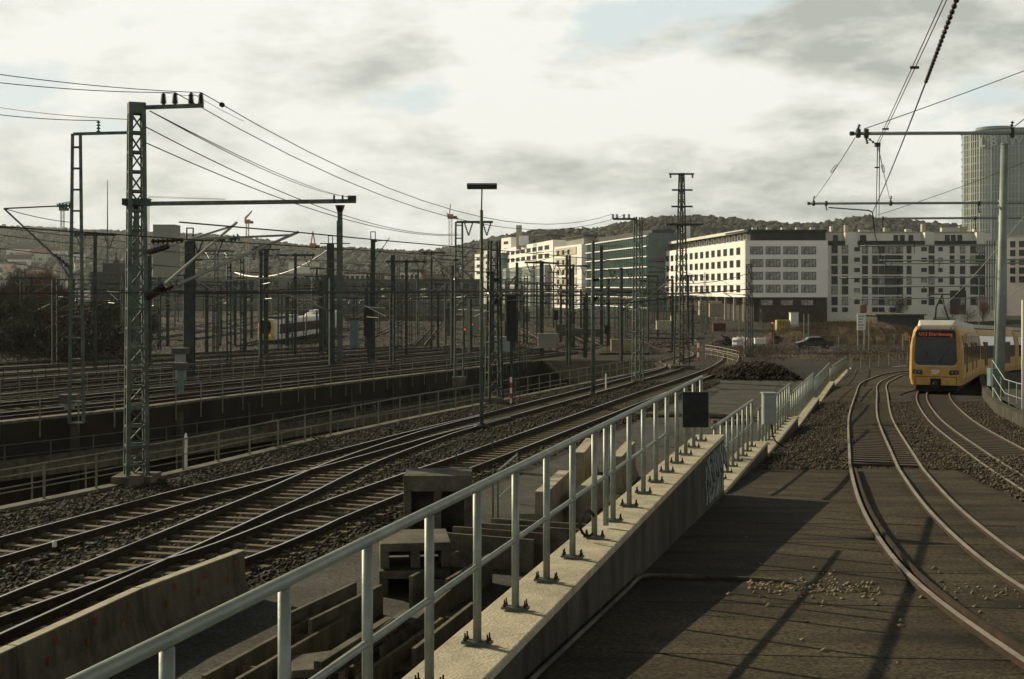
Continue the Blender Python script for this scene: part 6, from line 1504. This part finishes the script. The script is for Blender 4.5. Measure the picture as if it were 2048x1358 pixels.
b = MB(); b.x = X0; b.sweep([carsec(0, sc=.80, h=3.5), carsec(.35, sc=.90, h=3.8), carsec(.92, sc=.965)]); b.build('front_mask', 'trainy', tr, bevel=.04)
b = MB(); b.x = X0; b.sweep([[(-.80, -.06, 1.55), (-1.06, -.02, 2.5), (-.95, .0, 3.4), (-.5, .0, 3.75), (.5, .0, 3.75), (.95, .0, 3.4), (1.06, -.02, 2.5), (.80, -.06, 1.55)], [(-.80, .5, 1.55), (-1.06, .5, 2.5), (-.95, .5, 3.4), (-.5, .5, 3.75), (.5, .5, 3.75), (.95, .5, 3.4), (1.06, .5, 2.5), (.80, .5, 1.55)]]); b.build('windscreen', 'tramglass', tr)
for s in (-1, 1): b = MB(); b.x = X0; b.lathe((s*.85, -.08, 1.25), (s*.85, .1, 1.25), [(0, .12), (1, .14)], 10); b.build('tail_light', 'redlight', tr)
b = MB(); b.x = X0; b.box(1.425, 1.45, 4.2, 21.8, 1.35, 3.0); b.build('window_band', 'tramglass', tr); b = MB(); b.x = X0; b.box(1.425, 1.45, 22.8, 41.8, 1.35, 3.0); b.build('window_band', 'tramglass', tr)
b = MB(); b.x = X0; b.box(1.425, 1.46, 2.6, 3.4, .9, 2.9); b.build('cab_door', 'tramgrey', tr)
b = MB(); b.x = X0; b.box(-1.2, 1.2, .4, 41, .05, .44); b.build('underframe', 'rubber', tr)
b = MB(); b.x = X0; b.box(-1.0, 1.0, 3, 11, 3.96, 4.35); b.build('roof_unit', 'dark_b', tr); b = MB(); b.x = X0; b.box(-.9, .9, 13, 19, 3.96, 4.35); b.build('roof_unit', 'tramgrey', tr)
t2_ = thing('train', 'second train farther back, only its pale slanted roof end visible', 'train', (-43, 255, T(255))); X1 = Matrix.Translation((-42.5, 262, T(262)+.25)) @ Matrix.Rotation(rz_-.02, 4, 'Z')
b = MB(); b.x = X1; b.sweep([carsec(0, sc=.82, h=3.4), carsec(1.3, sc=.97), carsec(24)]); b.build('body', 'signw', t2_, bevel=.03); b = MB(); b.x = X1; b.box(-.9, .9, -.07, .25, 1.7, 2.9); b.build('windscreen', 'tramglass', t2_)
for k in range(6): b = MB(); b.x = X1; b.box(-.8, .8, 3+k*3, 4.4+k*3, 3.96, 4.4); b.build('roof_unit', 'dark_b' if k % 2 else 'signw', t2_)
# small red lamps in the yard
for i, (px, py, Y) in enumerate(((944, 649, 180), (929, 659, 165), (1230, 608, 210), (1545, 646, 180))):
    p = P(px, py, Y); g0 = T(Y); r_ = thing('signal_lamp', ['red signal lamp in the middle yard, upper', 'red signal lamp in the middle yard, lower', 'red signal lamp below the green office', 'red warning lamp near the embankment'][i], 'lamp', (p.x, Y, g0)); b = MB(); b.lathe(p, p+Vector((0, .2, 0)), [(0, .12), (1, .12)], 10); b.build('lens', 'redlight', r_); b = MB(); b.box(p.x-.06, p.x+.06, Y+.2, Y+.3, g0, p.z+.3); b.build('post', 'mast_dark', r_)

# ------------------------------------------------------------------ the yellow tram
tp0 = Vector((21.35, 63.0, RZ(63)+.12)); ang0 = R(23.0)
tm = thing('tram', 'yellow tram with a dark windscreen and lit red destination display, coming down the curve', 'tram', tp0)
slope = math.atan(.037)
X = Matrix.Translation(tp0) @ Matrix.Rotation(-ang0, 4, 'Z') @ Matrix.Rotation(-slope, 4, 'X')
def sec(y, w_=1.325, zb=.32, h=3.35, wt=None, zs=.0):
    wt = wt or w_*.86
    return [(-w_*.93, y, zb), (-w_, y, zb+.35), (-w_, y, 1.15), (-w_*.985, y, 2.2), (-wt, y, h-.28), (-wt*.88, y, h-.06), (-wt*.6, y, h), (wt*.6, y, h), (wt*.88, y, h-.06), (wt, y, h-.28), (w_*.985, y, 2.2), (w_, y, 1.15), (w_, y, zb+.35), (w_*.93, y, zb)]
def tbuild(Xm, last):
    b = MB(); b.x = Xm; b.sweep([sec(0, 1.16, h=3.22), sec(.12, 1.25, h=3.30), sec(.5, 1.31), sec(1.2), sec(last)]); return b
b = tbuild(X, 17.9); b.build('car_body', 'yellow', tm, smooth=False, bevel=.02)
def fr(name, m_, pts, d=.03, par=None, y=-.0):     # flat plate on the front: points (x, z)
    b = MB(); b.x = X; b.sweep([[(x, y-d, z) for x, z in pts], [(x, y+.02, z) for x, z in pts]]); return b.build(name, m_, par or tm)
fr('windscreen', 'tramglass', [(-.78, 1.33), (-.97, 1.42), (-1.02, 1.6), (-.95, 3.02), (-.88, 3.12), (.88, 3.12), (.95, 3.02), (1.02, 1.6), (.97, 1.42), (.78, 1.33)], .035)
for s in (-1, 1):
    wpr = MB(); wpr.x = X; wpr.bar((s*.15, -.06, 1.40), (s*.62, -.06, 2.2), .025, .02); wpr.build('wiper', 'rubber', tm)
fr('sill', 'tramgrey', [(-1.0, 1.26), (-1.0, 1.31), (1.0, 1.31), (1.0, 1.26)], .012)
fr('roof_front', 'tramgrey', [(-.86, 3.16), (-.80, 3.30), (.80, 3.30), (.86, 3.16)], .02)
fr('destination_display', 'black', [(-.92, 2.74), (-.90, 3.05), (.90, 3.05), (.92, 2.74)], .045)
me = text_mesh('U12 Dürrlewang', .235, .004, .0); me.materials.append(MT['led']); t = child(tm, me, 'display_text'); t.matrix_local = Matrix.Translation(-tp0) @ X @ Matrix.Translation((0, -.055, 2.89)) @ Matrix.Rotation(PI/2, 4, 'X')
me = text_mesh('SSB', .28, .004, .012); me.materials.append(MT['signw']); t = child(tm, me, 'lettering'); t.matrix_local = Matrix.Translation(-tp0) @ X @ Matrix.Translation((0, -.012, .98)) @ Matrix.Rotation(PI/2, 4, 'X')
for s in (-1, 1):
    hl = fr('headlight', 'tramglass', [(s*x, z) for x, z in ((.62, .92), (.68, 1.08), (1.08, 1.10), (1.12, .90), (.70, .84))][::s], .03)
    b = MB(); b.x = X
    b.lathe((s*.80, -.04, .98), (s*.80, -.02, .98), [(0, .06), (1, .07)], 10); b.build('lens', 'lamp', hl)
    b = MB(); b.x = X; b.lathe((s*.98, -.04, .98), (s*.98, -.02, .98), [(0, .055), (1, .065)], 10); b.build('lens', 'lamp', hl)
fr('bumper_seam', 'rubber', [(-1.0, .73), (-1.0, .76), (1.0, .76), (1.0, .73)], .006)
for s in (-1, 1): fr('bumper_seam', 'rubber', [(s*.99-.012, .33), (s*.99-.012, .725), (s*.99+.012, .725), (s*.99+.012, .33)], .006)
fr('coupler_recess', 'rubber', [(-.26, .30), (-.26, .66), (.26, .66), (.26, .30)], .012)
b = MB(); b.x = X; b.box(-.14, .14, -.32, -.02, .22, .5); b.lathe((0, -.36, .40), (0, -.30, .40), [(0, .09), (1, .13)], 10); b.build('coupler', 'black', tm)
b = MB(); b.x = X; b.box(-1.0, 1.0, .5, 17, .0, .31); b.build('underframe', 'rubber', tm)
b = MB(); b.x = X; b.sweep([[(-.82, .25, 3.12), (-.78, .25, 3.36), (.78, .25, 3.36), (.82, .25, 3.12)], [(-1.0, 1.1, 3.2), (-.9, 1.1, 3.62), (.9, 1.1, 3.62), (1.0, 1.1, 3.2)], [(-1.02, 17.6, 3.2), (-.9, 17.6, 3.6), (.9, 17.6, 3.6), (1.02, 17.6, 3.2)]]); b.build('roof_shroud', 'tramgrey', tm, bevel=.03)
b = MB(); b.x = X
b.box(-.5, .5, 5, 7.6, 3.61, 3.85); b.build('roof_unit', 'grey_b', tm)
b = MB(); b.x = X
b.tube([(-.35, 4.2, 3.68), (-.2, 3.0, 4.35), (0, 4.3, 5.0)], .05, 6); b.tube([(.35, 4.2, 3.68), (.2, 3.0, 4.35), (0, 4.3, 5.0)], .05, 6); b.tube([(-.75, 4.3, 4.95), (-.5, 4.3, 5.05), (.5, 4.3, 5.05), (.75, 4.3, 4.95)], .04, 6); b.box(-.45, .45, 3.9, 4.6, 3.61, 3.72); b.build('pantograph', 'mast_dark', tm)
b = MB(); b.x = X; b.tube([(-1.2, .25, 2.7), (-1.42, .05, 2.75)], .03, 6); b.box(-1.50, -1.36, -.05, .12, 2.55, 2.95); b.build('mirror', 'yellow', tm, bevel=.02)
b = MB(); b.x = X; b.tube([(1.2, .25, 2.7), (1.42, .05, 2.75)], .03, 6); b.box(1.36, 1.50, -.05, .12, 2.55, 2.95); b.build('mirror', 'yellow', tm, bevel=.02)
for s in (-1, 1): b = MB(); b.x = X; b.lathe((s*.72, -.03, 3.2), (s*.72, .1, 3.2), [(0, .05), (1, .05)], 8); b.build('marker_light', 'lamp', tm)
def side_windows(Xm, y0, y1, doors):
    for s in (-1, 1):
        b = MB(); b.x = Xm; b.sweep([[(s*1.30, yy, 1.38), (s*1.329, yy, 1.38), (s*1.318, yy, 2.2), (s*1.20, yy, 2.86), (s*1.17, yy, 2.86)] for yy in (y0, y1+.6)]); b.build('window_band', 'tramglass', tm)
        y = y0
        while y < y1:
            isd = any(abs(y+.75-d) < .9 for d in doors)
            b = MB(); b.x = Xm
            if isd:
                b.box(*sorted((s*1.318, s*1.342)), y+.02, y+1.38, .55, 2.5); dr = b.build('door', 'yellow', tm)
                for q in (0, .7): b = MB(); b.x = Xm; b.box(*sorted((s*1.343, s*1.352)), y+.08+q, y+.62+q, .95, 2.45); b.build('door_glass', 'tramglass', dr)
            else:
                b.box(*sorted((s*1.30, s*1.336)), y+.06, y+1.34, 1.50, 2.25); b.build('side_window', 'tramglass', tm)
            y += 1.45
side_windows(X, .9, 17.0, (3.2, 8.5, 13.5))
X2 = X @ Matrix.Translation((0, 18.2, 0)) @ Matrix.Rotation(-R(5.5), 4, 'Z')
b = MB(); b.x = X @ Matrix.Translation((0, 17.9, 0)); b.sweep([[(-1.15, 0, .5), (-1.15, 0, 3.15), (1.15, 0, 3.15), (1.15, 0, .5)], [(-1.15, .35, .5), (-1.15, .35, 3.15), (1.15, .35, 3.15), (1.15, .35, .5)]]); b.build('gangway', 'rubber', tm)
b = MB(); b.x = X2; b.sweep([sec(.05), sec(17.4), sec(18.1, 1.28), sec(18.4, 1.15, h=3.2)]); b.build('car_body', 'yellow', tm, bevel=.02)
b = MB(); b.x = X2; b.box(-1.0, 1.0, .8, 17.5, .0, .31); b.build('underframe', 'rubber', tm); b = MB(); b.x = X2; b.box(-.95, .95, .5, 17.5, 3.36, 3.6); b.build('roof_shroud', 'tramgrey', tm)
side_windows(X2, .5, 17.0, (3.2, 8.5, 13.5))
tm2 = thing('tram', 'rear coupled yellow tram unit, partly hidden by the round pole', 'tram', (X2 @ Vector((0, 19, 0))))
X3 = X2 @ Matrix.Translation((0, 19.0, 0)) @ Matrix.Rotation(-R(6), 4, 'Z'); tmo = tm; tm = tm2
b = MB(); b.x = X3; b.sweep([sec(0, 1.16, h=3.22), sec(.3, 1.29), sec(1.2), sec(18)]); b.build('car_body', 'yellow', tm, bevel=.02); b = MB(); b.x = X3; b.box(-.95, .95, .7, 17.5, 3.36, 3.6); b.build('roof_shroud', 'tramgrey', tm)
b = MB(); b.x = X3; b.box(-1.0, 1.0, .8, 17.5, .0, .31); b.build('underframe', 'rubber', tm); side_windows(X3, .9, 17.0, (3.2, 8.5, 13.5))
b = MB(); b.x = X3; b.box(-.9, .9, -.03, .1, 1.4, 3.0); b.build('windscreen', 'tramglass', tm)

# ------------------------------------------------------------------ thin winter air
hz = MB(); hz.box(-2400, 2400, -40, 2750, -12, 260); ho = hz.build('haze', 'signw'); ho.data.materials.clear(); tag(ho, kind='stuff')
m = bpy.data.materials.new('haze_air'); m.use_nodes = True; t = m.node_tree; t.nodes.clear(); o_ = t.nodes.new('ShaderNodeOutputMaterial'); v = t.nodes.new('ShaderNodeVolumePrincipled')
v.inputs['Color'].default_value = (.80, .88, .86, 1); v.inputs['Density'].default_value = .00008; v.inputs['Anisotropy'].default_value = .2
t.links.new(v.outputs[0], o_.inputs['Volume']); ho.data.materials.append(m)
